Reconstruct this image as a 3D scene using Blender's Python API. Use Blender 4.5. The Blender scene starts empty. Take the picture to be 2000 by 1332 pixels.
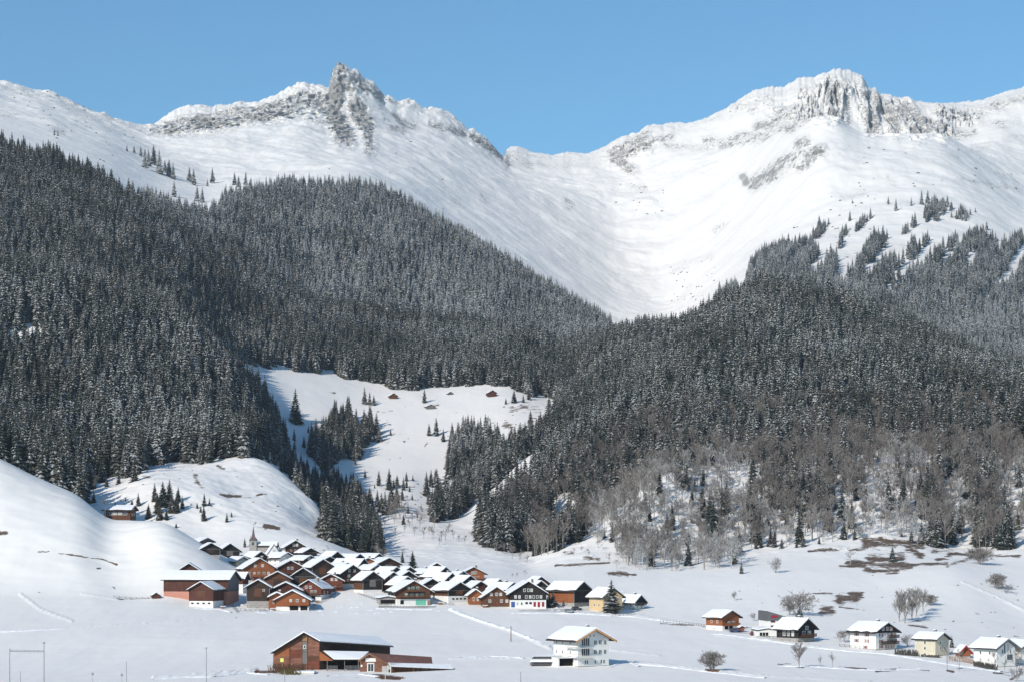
import bpy, math, random
import numpy as np
from mathutils import Vector, Matrix
R = math.radians
random.seed(7)
rng = np.random.default_rng(11)
scene = bpy.context.scene
COL = scene.collection

# ---------------------------------------------------------------- camera, sky, sun, exposure
F = 4100.0        # focal length measured in photograph pixels (2000 wide)
HY = 1066.0       # photograph row of the horizon
cam_d = bpy.data.cameras.new('camera')
cam_d.sensor_width = 36.0
cam_d.lens = 36.0 * F / 2000.0
cam_d.shift_y = (HY - 666.0) / 2000.0
cam_d.clip_start = 1.0
cam_d.clip_end = 40000.0
cam = bpy.data.objects.new('camera', cam_d)
cam.location = (0, 0, 0)
cam.rotation_euler = (R(90), 0, 0)
COL.objects.link(cam)
scene.camera = cam

SUN_EL = 29.0
SUN_AZ = 217.0     # compass style: 0 = away from camera (+Y), clockwise; 238 = behind-left
world = bpy.data.worlds.new('World')
scene.world = world
world.use_nodes = True
wn = world.node_tree.nodes
wl = world.node_tree.links
wn.clear()
w_out = wn.new('ShaderNodeOutputWorld')
w_bg = wn.new('ShaderNodeBackground')
w_sky = wn.new('ShaderNodeTexSky')
w_sky.sky_type = 'NISHITA'
w_sky.sun_disc = False
w_sky.sun_elevation = R(SUN_EL)
w_sky.sun_rotation = R(SUN_AZ)
w_sky.altitude = 1500
w_sky.air_density = 1.0
w_sky.dust_density = 0.3
w_sky.ozone_density = 1.6
w_bg.inputs['Strength'].default_value = 0.13
w_gam = wn.new('ShaderNodeHueSaturation')
w_gam.inputs['Saturation'].default_value = 1.15
wl.new(w_sky.outputs[0], w_gam.inputs['Color'])
w_tint = wn.new('ShaderNodeMix'); w_tint.data_type = 'RGBA'; w_tint.blend_type = 'MULTIPLY'; w_tint.inputs[0].default_value = 1.0
w_tint.inputs[7].default_value = (0.74, 1.01, 1.04, 1)      # clean cold winter sky
wl.new(w_gam.outputs[0], w_tint.inputs[6])
wl.new(w_tint.outputs[2], w_bg.inputs['Color'])
wl.new(w_bg.outputs[0], w_out.inputs['Surface'])

sun_d = bpy.data.lights.new('sun', 'SUN')
sun_d.energy = 4.15
sun_d.angle = R(0.53)
sun_d.color = (1.0, 0.93, 0.83)
sun = bpy.data.objects.new('sun', sun_d)
_e, _a = R(SUN_EL), R(SUN_AZ)
SUNV = Vector((math.sin(_a) * math.cos(_e), math.cos(_a) * math.cos(_e), math.sin(_e)))
sun.rotation_euler = SUNV.to_track_quat('Z', 'Y').to_euler()
sun.location = (0, 0, 300)
COL.objects.link(sun)

vs = scene.view_settings
vs.view_transform = 'Standard'
vs.look = 'None'
vs.exposure = 0.07
vs.gamma = 1.0
vs.use_curve_mapping = False
scene.cycles.max_bounces = 5
scene.cycles.diffuse_bounces = 3
scene.cycles.glossy_bounces = 2
scene.cycles.transmission_bounces = 2
scene.cycles.volume_bounces = 0
scene.cycles.transparent_max_bounces = 6
scene.cycles.caustics_reflective = False
scene.cycles.caustics_refractive = False

# ---------------------------------------------------------------- helpers
def P(px, py, D):
    """world point seen at photograph pixel (px, py) at depth D"""
    return Vector(((px - 1000.0) / F * D, D, (HY - py) / F * D))

def tag(o, label=None, cat=None, group=None, kind=None):
    if label: o['label'] = label
    if cat: o['category'] = cat
    if group: o['group'] = group
    if kind: o['kind'] = kind
    return o

def empty(name, loc=(0, 0, 0), rz=0.0):
    o = bpy.data.objects.new(name, None)
    COL.objects.link(o)
    o.location = loc
    o.rotation_euler = (0, 0, rz)
    o.empty_display_size = 0.5
    return o

def link(name, mesh, parent=None, loc=None, rot=None, scale=None):
    o = bpy.data.objects.new(name, mesh)
    COL.objects.link(o)
    if parent is not None: o.parent = parent
    if loc is not None: o.location = loc
    if rot is not None: o.rotation_euler = rot
    if scale is not None: o.scale = scale if hasattr(scale, '__len__') else (scale,) * 3
    return o

class MB:
    """small mesh builder"""
    def __init__(s):
        s.v = []; s.f = []; s.m = []
    def poly(s, pts, mi=0):
        b = len(s.v); s.v += [tuple(p) for p in pts]
        s.f.append(tuple(range(b, b + len(pts)))); s.m.append(mi)
    def box(s, x0, y0, z0, x1, y1, z1, mi=0):
        b = len(s.v)
        s.v += [(x0,y0,z0),(x1,y0,z0),(x1,y1,z0),(x0,y1,z0),(x0,y0,z1),(x1,y0,z1),(x1,y1,z1),(x0,y1,z1)]
        for q in ((3,2,1,0),(4,5,6,7),(0,1,5,4),(1,2,6,5),(2,3,7,6),(3,0,4,7)):
            s.f.append(tuple(b + i for i in q)); s.m.append(mi)
    def hexa(s, pts, mi=0):
        """8 corners, bottom 4 (ccw from above) then top 4"""
        b = len(s.v); s.v += [tuple(p) for p in pts]
        for q in ((3,2,1,0),(4,5,6,7),(0,1,5,4),(1,2,6,5),(2,3,7,6),(3,0,4,7)):
            s.f.append(tuple(b + i for i in q)); s.m.append(mi)
    def prism(s, prof, y0, y1, mi=0):
        """profile in (x, z), extruded along y"""
        n = len(prof); b = len(s.v)
        s.v += [(x, y0, z) for x, z in prof] + [(x, y1, z) for x, z in prof]
        s.f.append(tuple(b + i for i in range(n))); s.m.append(mi)
        s.f.append(tuple(b + n + i for i in reversed(range(n)))); s.m.append(mi)
        for i in range(n):
            j = (i + 1) % n
            s.f.append((b + j, b + i, b + n + i, b + n + j)); s.m.append(mi)
    def tube(s, a, c, r0, r1, n=5, mi=0, cap=False):
        a = Vector(a); c = Vector(c); d = (c - a)
        if d.length < 1e-6: return
        q = d.to_track_quat('Z', 'Y')
        b = len(s.v)
        for p, r in ((a, r0), (c, r1)):
            for k in range(n):
                t = 2 * math.pi * k / n
                s.v.append(tuple(p + q @ Vector((math.cos(t) * r, math.sin(t) * r, 0))))
        for k in range(n):
            j = (k + 1) % n
            s.f.append((b + k, b + j, b + n + j, b + n + k)); s.m.append(mi)
        if cap:
            s.f.append(tuple(b + n + k for k in range(n))); s.m.append(mi)
    def mesh(s, name, *mats, smooth=False):
        me = bpy.data.meshes.new(name)
        me.from_pydata(s.v, [], s.f)
        for m in mats: me.materials.append(m)
        if len(mats) > 1: me.polygons.foreach_set('material_index', s.m)
        if smooth: me.polygons.foreach_set('use_smooth', [True] * len(s.f))
        me.update()
        return me
    def build(s, name, mat, parent=None, loc=None, rot=None, smooth=False):
        mats = mat if isinstance(mat, (list, tuple)) else [mat]
        return link(name, s.mesh(name, *mats, smooth=smooth), parent, loc, rot)

# ---------------------------------------------------------------- numpy noise
_perm = rng.permutation(512)
_ang = rng.random(512) * 2 * np.pi
_gx, _gy = np.cos(_ang), np.sin(_ang)
def perlin(x, y):
    xi = np.floor(x).astype(np.int64); yi = np.floor(y).astype(np.int64)
    xf = x - xi; yf = y - yi
    u = xf * xf * xf * (xf * (xf * 6 - 15) + 10); v = yf * yf * yf * (yf * (yf * 6 - 15) + 10)
    def g(ix, iy, dx, dy):
        h = _perm[(_perm[ix & 511] + iy) & 511]
        return _gx[h] * dx + _gy[h] * dy
    a = g(xi, yi, xf, yf); b = g(xi + 1, yi, xf - 1, yf)
    c = g(xi, yi + 1, xf, yf - 1); d = g(xi + 1, yi + 1, xf - 1, yf - 1)
    return ((a * (1 - u) + b * u) * (1 - v) + (c * (1 - u) + d * u) * v) * 1.4
def fbm(x, y, o=4, g=0.5):
    s = 0; a = 1; f = 1; n = 0
    for k in range(o):
        s = s + a * perlin(x * f + 17.3 * k, y * f - 9.1 * k); n += a; a *= g; f *= 2.03
    return s / n
def ridged(x, y, o=4, g=0.55):
    s = 0; a = 1; f = 1; n = 0
    for k in range(o):
        s = s + a * (1 - 2 * np.abs(perlin(x * f + 7.7 * k, y * f + 3.3 * k))); n += a; a *= g; f *= 2.1
    return s / n
# ---------------------------------------------------------------- terrain: one height field, lofted through surveyed contour lines
# each line: nearest to farthest; lists of (bearing as photo column, elevation as photo row) and of (column, distance)
def L(*v): return [(v[i], v[i + 1]) for i in range(0, len(v), 2)]
CUR = [
 (L(0, 4440), L(0, 45), 1),
 (L(0, 1425), L(0, 420), 10),
 (L(0, 1330), L(0, 590), 60),
 (L(0, 1296, 1000, 1296, 2000, 1300), L(0, 655), 44),
 (L(-200, 1236, 0, 1236, 400, 1240, 900, 1250, 1300, 1250, 1700, 1252, 2000, 1258), L(0, 740), 50),
 (L(-200, 1160, 0, 1165, 250, 1170, 450, 1186, 620, 1192, 740, 1186, 850, 1188, 1100, 1192, 1250, 1198, 1400, 1196, 1600, 1190, 1800, 1192, 2000, 1200, 2200, 1205), L(0, 850), 60),
 (L(-250, 800, -100, 855, 0, 895, 60, 925, 110, 948, 162, 970, 182, 992, 200, 1010, 215, 1016, 260, 1018, 325, 1019, 345, 1030, 365, 1046, 400, 1064, 430, 1085, 460, 1106, 500, 1122, 600, 1126, 900, 1130, 1100, 1140, 1300, 1135, 1500, 1125, 1700, 1125, 1850, 1110, 1900, 1112, 2000, 1125, 2200, 1150),
  L(-200, 1050, 0, 1010, 160, 990, 330, 960, 480, 940, 1100, 950, 1400, 960, 2200, 960), 150),
 # foot of the forest on the right, back of the village, hidden hollow behind the left hill
 (L(-250, 850, 0, 935, 100, 970, 160, 1000, 230, 1024, 330, 1045, 400, 1068, 470, 1066, 560, 1064, 640, 1066, 700, 1086, 850, 1092, 1000, 1100, 1040, 1108, 1100, 1085, 1200, 1075, 1300, 1085, 1450, 1078, 1600, 1068, 1720, 1060, 1800, 1068, 1860, 1078, 1950, 1070, 2100, 1060),
  L(-200, 1100, 160, 1040, 400, 1010, 640, 1015, 800, 1060, 1050, 1070, 2200, 1080), 60),
 (L(-250, 830, 0, 900, 100, 930, 160, 955, 230, 945, 300, 930, 400, 940, 470, 965, 560, 990, 640, 1040, 700, 1078, 850, 1075, 1000, 1085, 1030, 1098, 1100, 1062, 1160, 1030, 1230, 980, 1290, 930, 1350, 915, 1450, 915, 1600, 905, 1800, 900, 2000, 905),
  L(-200, 1180, 160, 1130, 500, 1120, 800, 1140, 1030, 1110, 1100, 1130, 1230, 1190, 1400, 1260, 2200, 1280), 90),
 (L(-250, 800, 0, 860, 100, 890, 160, 925, 230, 918, 300, 905, 400, 900, 450, 893, 500, 892, 540, 915, 580, 945, 620, 985, 645, 1020, 670, 1072, 720, 1078, 850, 1058, 950, 1058, 1000, 1068, 1100, 1068, 1200, 1000, 1290, 930, 1350, 895, 1450, 885, 1600, 870, 1800, 860, 2000, 870),
  L(-200, 1270, 500, 1250, 640, 1150, 700, 1200, 900, 1250, 1200, 1300, 1400, 1330, 2200, 1340), 60),
 (L(-250, 680, 0, 780, 100, 800, 300, 845, 400, 865, 450, 880, 500, 892, 540, 945, 580, 985, 640, 1040, 700, 1058, 800, 1040, 900, 1036, 950, 1030, 1000, 1005, 1100, 950, 1200, 905, 1300, 860, 1400, 835, 1600, 810, 1800, 800, 2000, 820),
  L(-200, 1380, 500, 1340, 600, 1300, 700, 1350, 900, 1400, 2200, 1420), 60),
 (L(-250, 500, 0, 560, 200, 605, 350, 670, 430, 735, 500, 815, 560, 905, 600, 940, 700, 965, 800, 965, 870, 985, 950, 950, 1000, 905, 1100, 865, 1200, 815, 1300, 760, 1400, 725, 1500, 700, 1700, 715, 1850, 740, 2000, 770),
  L(-200, 1600, 500, 1560, 700, 1600, 2200, 1600), 80),
 (L(-250, 470, 0, 530, 200, 580, 350, 655, 430, 738, 500, 790, 560, 855, 650, 865, 800, 868, 900, 868, 1000, 840, 1100, 825, 1200, 765, 1300, 715, 1400, 670, 1500, 630, 1600, 640, 1800, 700, 2000, 770),
  L(-200, 1720, 500, 1740, 700, 1800, 1100, 1790, 1400, 1750, 2200, 1750), 60),
 (L(-250, 400, 0, 470, 200, 525, 350, 610, 430, 695, 500, 722, 560, 732, 700, 745, 850, 760, 1000, 756, 1090, 785, 1150, 735, 1200, 695, 1250, 675, 1330, 668, 1400, 625, 1490, 580, 1560, 582, 1620, 595, 1750, 655, 1900, 718, 2000, 755, 2200, 830),
  L(-200, 1850, 400, 1880, 700, 2000, 1100, 1990, 1400, 1920, 2200, 1900), 70),
 (L(-250, 330, 0, 390, 200, 440, 300, 480, 430, 550, 600, 600, 800, 640, 1000, 655, 1100, 690, 1200, 685, 1300, 690, 1400, 670, 1500, 622, 1620, 640, 1750, 690, 1900, 745, 2000, 780),
  L(-200, 2050, 300, 2100, 600, 2350, 1200, 2350, 1400, 2150, 2200, 2150), 70),
 (L(-250, 225, 0, 292, 100, 325, 200, 360, 300, 405, 400, 412, 500, 383, 600, 370, 700, 370, 800, 402, 900, 462, 1000, 522, 1100, 582, 1200, 645, 1300, 668, 1400, 610, 1500, 585, 1600, 610, 1700, 640, 1800, 665, 1900, 690, 2000, 710, 2200, 720),
  L(-200, 2300, 200, 2350, 450, 2800, 600, 2950, 1200, 2950, 1350, 2700, 1500, 2550, 2200, 2500), 90),
 (L(-250, 215, 0, 275, 200, 335, 300, 375, 400, 390, 500, 372, 600, 362, 700, 362, 800, 405, 900, 475, 1000, 540, 1100, 600, 1200, 662, 1310, 658, 1400, 585, 1500, 530, 1600, 515, 1700, 515, 1850, 535, 2000, 560, 2200, 590),
  L(-200, 2600, 200, 2700, 450, 3050, 800, 3250, 1250, 3300, 1400, 3100, 1600, 3000, 2200, 3000), 50),
 (L(-250, 160, 0, 225, 100, 245, 200, 280, 300, 322, 400, 342, 500, 335, 600, 322, 700, 320, 800, 352, 900, 405, 1000, 455, 1100, 515, 1200, 572, 1300, 600, 1350, 580, 1450, 500, 1500, 475, 1600, 440, 1700, 412, 1800, 398, 1900, 412, 2000, 455, 2200, 500),
  L(-200, 3300, 200, 3400, 600, 3700, 900, 3900, 1250, 4000, 1450, 3700, 1600, 3500, 2200, 3500), 110),
 (L(-250, 120, 0, 190, 100, 212, 200, 243, 300, 282, 400, 268, 500, 262, 600, 255, 640, 260, 690, 268, 720, 262, 780, 280, 860, 300, 950, 340, 1000, 368, 1100, 400, 1200, 420, 1300, 410, 1400, 372, 1450, 350, 1500, 300, 1550, 248, 1600, 229, 1640, 236, 1690, 268, 1760, 268, 1850, 272, 1900, 300, 1950, 330, 2000, 356, 2200, 420),
  L(-200, 3700, 200, 3900, 600, 4200, 900, 4500, 1200, 4700, 1400, 4600, 1550, 4300, 2200, 4200), 120),
 # hollow between the dome and the last ridge on the right; foot of the crags elsewhere
 (L(-250, 112, 0, 175, 100, 196, 200, 236, 300, 264, 400, 246, 500, 232, 600, 222, 640, 222, 690, 225, 720, 222, 780, 245, 860, 262, 950, 305, 1000, 342, 1100, 352, 1200, 345, 1300, 320, 1400, 292, 1450, 278, 1500, 262, 1550, 250, 1600, 258, 1640, 268, 1690, 292, 1760, 290, 1830, 285, 1900, 290, 1950, 278, 2000, 285, 2200, 330),
  L(-200, 3850, 200, 4100, 600, 4550, 900, 4900, 1200, 5000, 1400, 4900, 1550, 4650, 2200, 4600), 110),
 (L(-250, 100, 0, 165, 40, 175, 95, 181, 130, 200, 165, 218, 190, 228, 205, 226, 222, 240, 245, 245, 262, 250, 300, 249, 318, 240, 338, 228, 370, 217, 430, 216, 480, 207, 530, 196, 565, 180, 590, 172, 625, 176, 643, 180, 647, 160, 653, 143, 662, 134, 680, 133, 698, 141, 712, 158, 718, 160, 728, 163, 742, 182, 750, 193, 762, 190, 775, 199, 800, 196, 830, 208, 860, 212, 885, 228, 912, 253, 940, 262, 955, 278, 975, 300, 984, 312, 988, 300, 1010, 292, 1040, 303, 1075, 309, 1120, 306, 1160, 300, 1185, 290, 1210, 272, 1240, 265, 1265, 247, 1330, 246, 1365, 240, 1400, 225, 1440, 205, 1470, 185, 1495, 177, 1530, 180, 1558, 160, 1590, 158, 1620, 146, 1638, 137, 1665, 145, 1685, 150, 1695, 172, 1703, 178, 1710, 176, 1718, 192, 1735, 192, 1760, 198, 1790, 206, 1850, 208, 1880, 207, 1920, 203, 1955, 192, 2000, 179, 2100, 160, 2200, 150),
  L(-200, 4000, 262, 4350, 320, 4700, 640, 4900, 984, 5200, 988, 5500, 1500, 5300, 1640, 5200, 2200, 5400), 60),
 (L(0, 420), L(0, 6200), 1),
]
NX = 1180
PXC = np.linspace(-230, 2230, NX)
def curve_y(k, x):
    pts = CUR[k][0]; xs = np.array([p[0] for p in pts], float); ys = np.array([p[1] for p in pts], float)
    return np.interp(x, xs, ys)
def curve_d(k, x):
    pts = CUR[k][1]; xs = np.array([p[0] for p in pts], float); ys = np.array([p[1] for p in pts], float)
    return np.interp(x, xs, ys)
def smooth1(a, s):
    r = int(3 * s) + 1; k = np.exp(-0.5 * (np.arange(-r, r + 1) / s) ** 2); k /= k.sum()
    return np.convolve(np.pad(a, r, mode='edge'), k, mode='valid')
K = len(CUR)
KY = np.zeros((K, NX)); KD = np.zeros((K, NX))
for k in range(K):
    y = curve_y(k, PXC); d = curve_d(k, PXC)
    last = k == K - 2
    KY[k] = y if last else smooth1(y, 9.0)
    if last:
        KY[k] += (2.6 * fbm(PXC / 19.0, PXC * 0 + 3.3, 4, 0.6)) * (0.3 + 0.7 * (PXC > 262))
        KY[k] -= 4.6 * np.clip(ridged(PXC / 10.0, PXC * 0 + 8.1, 3, 0.6) - 0.1, -0.3, 1) * (((PXC > 1440) & (PXC < 1740)) + 0.5 * ((PXC > 320) & (PXC < 760)))
    KD[k] = smooth1(d, 2.5 if last else 12.0)
KD = np.maximum.accumulate(KD, axis=0)
KZ = (HY - KY) / F * KD
# monotone cubic through the lines, per column
Hh = np.diff(KD, axis=0); Dl = np.diff(KZ, axis=0) / Hh
M = np.zeros_like(KZ)
for k in range(1, K - 1):
    a, b = Dl[k - 1], Dl[k]; w1 = 2 * Hh[k] + Hh[k - 1]; w2 = Hh[k] + 2 * Hh[k - 1]
    ok = a * b > 0
    M[k] = np.where(ok, (w1 + w2) / (w1 / np.where(ok, a, 1) + w2 / np.where(ok, b, 1)), 0.0)
M[0] = Dl[0]; M[-1] = Dl[-1]
for k in range(1, K - 2): M[k] = smooth1(M[k], 9.0)
rows_t = []
for k in range(K - 1):
    n = CUR[k + 1][2]
    n = {0: 12}.get(k, n); n = 30 if k == K - 2 else n
    rows_t += [k + j / n for j in range(n)]
rows_t.append(K - 1.0)
rows_t = np.array(rows_t); NR = len(rows_t)
GD = np.zeros((NR, NX)); GZ = np.zeros((NR, NX))
for r, t in enumerate(rows_t):
    k = min(int(t), K - 2); u = t - k
    GD[r] = KD[k] * (1 - u) + KD[k + 1] * u
    h00 = 2*u**3 - 3*u**2 + 1; h10 = u**3 - 2*u**2 + u; h01 = -2*u**3 + 3*u**2; h11 = u**3 - u**2
    GZ[r] = h00 * KZ[k] + h10 * Hh[k] * M[k] + h01 * KZ[k + 1] + h11 * Hh[k] * M[k + 1]
GX = (PXC[None, :] - 1000.0) / F * GD
GY = GD.copy()
PXG = np.repeat(PXC[None, :], NR, 0)
PYG = HY - F * GZ / GD

def capsules(px, py, lst, soft=1.5):
    """field that is 1 on the spine of each capsule and 0 at its radius (r), strongest one wins"""
    out = np.zeros(px.shape)
    for c in lst:
        x0, y0, x1, y1, r = c[:5]; s = c[5] if len(c) > 5 else 1.0
        sel = (px > min(x0, x1) - r * 1.6) & (px < max(x0, x1) + r * 1.6) & (py > min(y0, y1) - r * 1.6) & (py < max(y0, y1) + r * 1.6)
        if not sel.any(): continue
        X = px[sel]; Y = py[sel]; dx, dy = x1 - x0, y1 - y0; q = dx * dx + dy * dy
        t = np.clip(((X - x0) * dx + (Y - y0) * dy) / q, 0, 1) if q > 0 else 0.0
        d = np.hypot(X - x0 - t * dx, Y - y0 - t * dy)
        out[sel] = np.maximum(out[sel], s * np.clip(soft - d / r * (soft - 0.0) / 1.5, 0, 1))
    return out
ROCKS = [
 (60,185,120,192,9,.5),(120,200,190,235,10,.6),(105,262,120,262,9,.8),(150,245,175,250,6,.6),(0,228,30,232,6,.7),(235,240,262,252,6,.5),
 (300,258,345,250,14,.8),(330,255,400,238,18),(400,240,460,232,20),(460,228,520,225,20),(520,222,580,210,22),(580,200,640,205,26,.9),(600,235,640,240,12,.7),
 (664,142,660,180,18,1.15),(657,180,653,225,19,1.3),(655,230,672,268,22,1.2),(672,268,684,282,12),(690,150,715,175,14,1.1),(715,165,742,190,12,1.1),(680,160,690,190,14,.8),
 (695,215,715,250,20,1.15),(715,250,722,292,13),(700,200,712,215,12,.7),(752,195,775,200,7,.7),(775,202,820,206,5,.5),
 (772,226,790,250,9),(790,240,808,246,9),(745,215,760,250,8,.7),(765,252,790,258,8),(840,243,868,255,8),(868,255,905,262,10),(925,268,955,285,12),(955,285,985,308,10),(985,300,992,322,8),
 (1000,305,1040,325,10,.75),(1040,322,1110,326,7,.6),(1110,322,1190,318,8,.5),(1200,300,1260,282,22,.95),(1205,310,1232,335,14,.9),(1262,275,1310,268,10,.85),(1225,275,1265,262,8,.8),
 (1300,283,1380,290,8,.75),(1380,278,1470,275,12,.8),(1410,285,1425,282,10,.9),(1440,265,1500,270,9,.85),(1380,236,1440,228,6,.5),(1430,215,1500,200,14,.62),(1470,225,1530,225,10,.6),
 (1480,252,1545,254,13,.8),(1515,232,1580,215,20,.72),(1545,250,1600,230,14,.7),(1560,190,1600,180,16,.55),
 (1620,165,1650,180,18,.7),(1625,190,1630,235,18,1),(1650,185,1655,240,10,1),(1590,215,1610,245,12,.8),(1672,165,1682,225,12,.7),(1690,190,1700,262,13,1),(1712,195,1708,262,14,1),
 (1735,210,1745,260,18,1),(1760,215,1790,255,26,1),(1790,240,1840,262,18,.95),(1830,225,1900,235,16,.85),(1880,225,1940,215,12,.8),(1940,208,2010,196,12,.8),(1850,262,1880,258,8,.8),
 (1475,362,1500,345,17,.8),(1500,345,1545,318,20,.76),(1545,312,1600,298,14,.74),(1560,285,1575,280,12,.8),(1450,350,1458,362,9,.9),(1560,330,1600,305,10,.8),
 (1860,270,1905,262,7,.9),(1900,292,1930,290,6,.6),(1950,245,1965,250,8,.8),(1965,275,2000,272,9,.6),(1905,245,1990,240,6,.5),
 (1108,400,1114,408,9,.9),(1230,365,1260,366,7,.7),(1200,375,1210,378,6,.7),(1240,395,1280,398,4,.5),(940,385,950,398,5,.7),(888,395,896,402,7,.7),
 (1395,448,1420,436,5,.7),(1310,535,1340,528,8,.5),(1325,520,1390,505,7,.5),(1350,560,1330,580,4,.5),(1650,388,1685,380,8,.65),(1640,300,1660,285,4,.4),(1840,300,1870,308,5,.5),(1870,350,1990,375,4,.7),(1760,405,1800,398,5,.6),(1735,352,1745,360,5,.7),(590,250,650,262,6,.5),(800,330,830,345,3,.5),(1920,330,1990,360,4,.5),
]
DIRT = [
 (1690,1058,1760,1060,11),(1720,1052,1800,1064,9),(1655,1098,1780,1105,7),(1640,1106,1690,1104,4),(1700,1090,1760,1092,12),(1760,1060,1800,1085,8,.9),(1780,1105,1850,1098,4,.8),(1690,1112,1750,1118,6,.8),
 (1580,1078,1650,1072,3,.9),(1830,1092,1870,1080,5,.9),(1870,1080,1900,1083,4,.9),(1930,1078,1990,1085,5,.8),(1820,1078,1860,1075,4,.8),(1850,1105,1900,1085,4,.7),(1750,1100,1850,1101,3,.9),(1660,1075,1700,1066,4,.9),
 (1640,1168,1672,1166,12,1),(1660,1160,1680,1162,8,1),(1605,1192,1625,1194,8,1),(1560,1160,1625,1158,2.5,.7),(1640,1186,1690,1191,2.2,.8),(1540,1166,1580,1172,2.5,.7),
 (1085,1103,1190,1098,2.6,1),(1190,1118,1225,1120,5,1),(1102,1077,1118,1080,6,.8),(1140,1090,1170,1092,5,.8),(1100,1104,1140,1102,3,1),(1215,1118,1240,1121,3,.7),
 (430,963,470,967,4,.9),(465,968,490,972,2.5,.7),(518,1028,545,1030,4,.9),(380,930,395,950,5,.6),(425,910,440,918,3,.6),(435,919,460,920,1.5,.8),(270,925,300,935,6,.4),(0,1042,12,1043,3.5,.9),
 (75,1077,95,1077,1.5,.9),(115,1080,200,1085,2,1),(200,1085,228,1096,1.5,1),(0,1300,0,1301,1,.1),(190,1106,196,1106,2,.8),(75,1156,80,1157,2,.5),(222,1140,224,1142,2,.8),
 (825,795,855,793,4,.7),(740,805,765,803,2,.6),(760,845,800,850,2.5,.4),(985,825,1010,840,8,.6),(1000,795,1050,800,10,.45),(640,765,655,768,2,.6),(850,842,830,870,1.5,.5),(500,968,520,966,1.5,.6),(735,860,770,865,4,.45),
 (230,1164,300,1166,2.5,.75),(300,1173,370,1172,2.2,.6),(1290,1217,1380,1222,2,.85),(1345,1218,1385,1226,2,.8),(500,1311,540,1312,3.4,1),(740,1320,780,1324,4,1),(700,1315,740,1318,2,.8),(690,1322,700,1322,1.5,.8),
 (1520,1296,1545,1297,2.2,.7),(1648,1303,1690,1306,1.8,.9),(1712,1310,1750,1306,2.2,.9),(1755,1303,1815,1309,1.5,.7),(1850,1308,1862,1312,2.6,.9),(1940,1314,1958,1315,2,1),(1870,1304,1880,1304,1.5,.8),(1975,1326,1985,1320,4,.8),(1550,1301,1570,1304,2.5,.8),(1378,1309,1402,1310,3,1),(1408,1308,1416,1309,2,.7),
 (1800,1190,1806,1192,2,.6),(1775,1220,1810,1225,3,.5),(1905,1197,1912,1198,2,.8),(1905,1262,1912,1262,2,.4),(1980,1241,1992,1243,2,.9),(1790,1212,1812,1214,2,.6),
 (2030,240,2031,241,1,0),
]
ROADS = [(1015,1192,1150,1190,3.2,1),(450,1175,465,1194,4,.9),(470,1178,520,1192,3,.6),(740,1184,850,1184,1.8,.9),(1150,1194,1240,1196,2,.4),(860,1172,885,1180,4,.7),(1420,1232,1475,1238,2.2,.7),(1600,1252,1660,1262,2,.4)]
far = GD > 3200
rockm = capsules(PXG, PYG, ROCKS) * far
dirtm = capsules(PXG, PYG, DIRT, 1.1) * (~far)
roadm = capsules(PXG, PYG, ROADS) * (GD < 950)
# generic thin rock along the last ridge
ri = K - 2
ridge_y = KY[ri][None, :]
rim = np.clip(1 - np.abs(PYG - ridge_y - 6) / 12.0, 0, 1) * (GD > 3800)
rockm = np.maximum(rockm, 0.42 * rim)
dome_front = (PXG > 1585) & (GD <= KD[K - 4][None, :] + 15) & (PYG < 284)
rockm[dome_front] = 0
# ---- relief
def fade(a, lo, hi): return np.clip((a - lo) / (hi - lo), 0, 1)
amp = 0.12 + 0.9 * fade(GD, 860, 1300) + 3.0 * fade(GD, 1300, 3000) + 6.0 * fade(GD, 3000, 4500)
GZ += amp * fbm(GX / 90.0, GY / 130.0, 5, 0.52)
GZ += 0.10 * fbm(GX / 75.0, GY / 7.5, 2) * fade(GD, 560, 620) * (1 - fade(GD, 860, 960))
GZ += 0.28 * fbm(GX / 14.0, GY / 40.0, 3) * fade(GD, 500, 600) * (1 - fade(GD, 1000, 1250))
wood = fade(GD, 1150, 1500) * (1 - fade(GD, 2300, 2900)) * (1 - capsules(PXG, PYG, [(640, 800, 980, 850, 170), (560, 790, 575, 740, 60)], 1.5))
GZ += wood * 7.0 * (ridged(GX / 75.0 + GY / 300.0, GY / 260.0 + 4.0, 3, 0.5) - 0.2)
rimw = np.clip(1 - np.abs(GD - KD[ri][None, :]) / 260.0, 0, 1) * (GD > 3700)
GZ += rimw * (9.0 * fbm(GX / 38.0, GY / 34.0, 4, 0.62) - 8.0 * np.clip(ridged(GX / 27.0, GY / 60.0, 3, 0.6), -0.2, 1) * np.clip((PXG - 262) / 60, 0.25, 1))
drift = fbm(GX / 46.0 + GZ / 60.0, GZ / 34.0, 4, 0.55)
GZ += 1.2 * fade(GD, 3000, 3800) * drift
GZ += fade(GD, 2900, 3500) * (1 - fade(GD, 4900, 5100)) * (9.0 * fbm(GX / 170.0 + 3, GY / 210.0, 4, 0.5) + 5.0 * np.clip(ridged(GX / 260.0 + GY / 500.0, GY / 190.0 - 6, 3, 0.5), -0.3, 1))
GZ += 2.2 * fade(GD, 1010, 1080) * (1 - fade(GD, 1300, 1500)) * fbm(GX / 34.0, GY / 30.0 + 7, 4, 0.6)
GZ += 1.1 * fade(GD, 860, 900) * (1 - fade(GD, 1010, 1080)) * (1 - fade(PXG, 330, 440)) * fbm(GX / 40.0, GY / 22.0 + 2, 3, 0.55)
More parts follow.
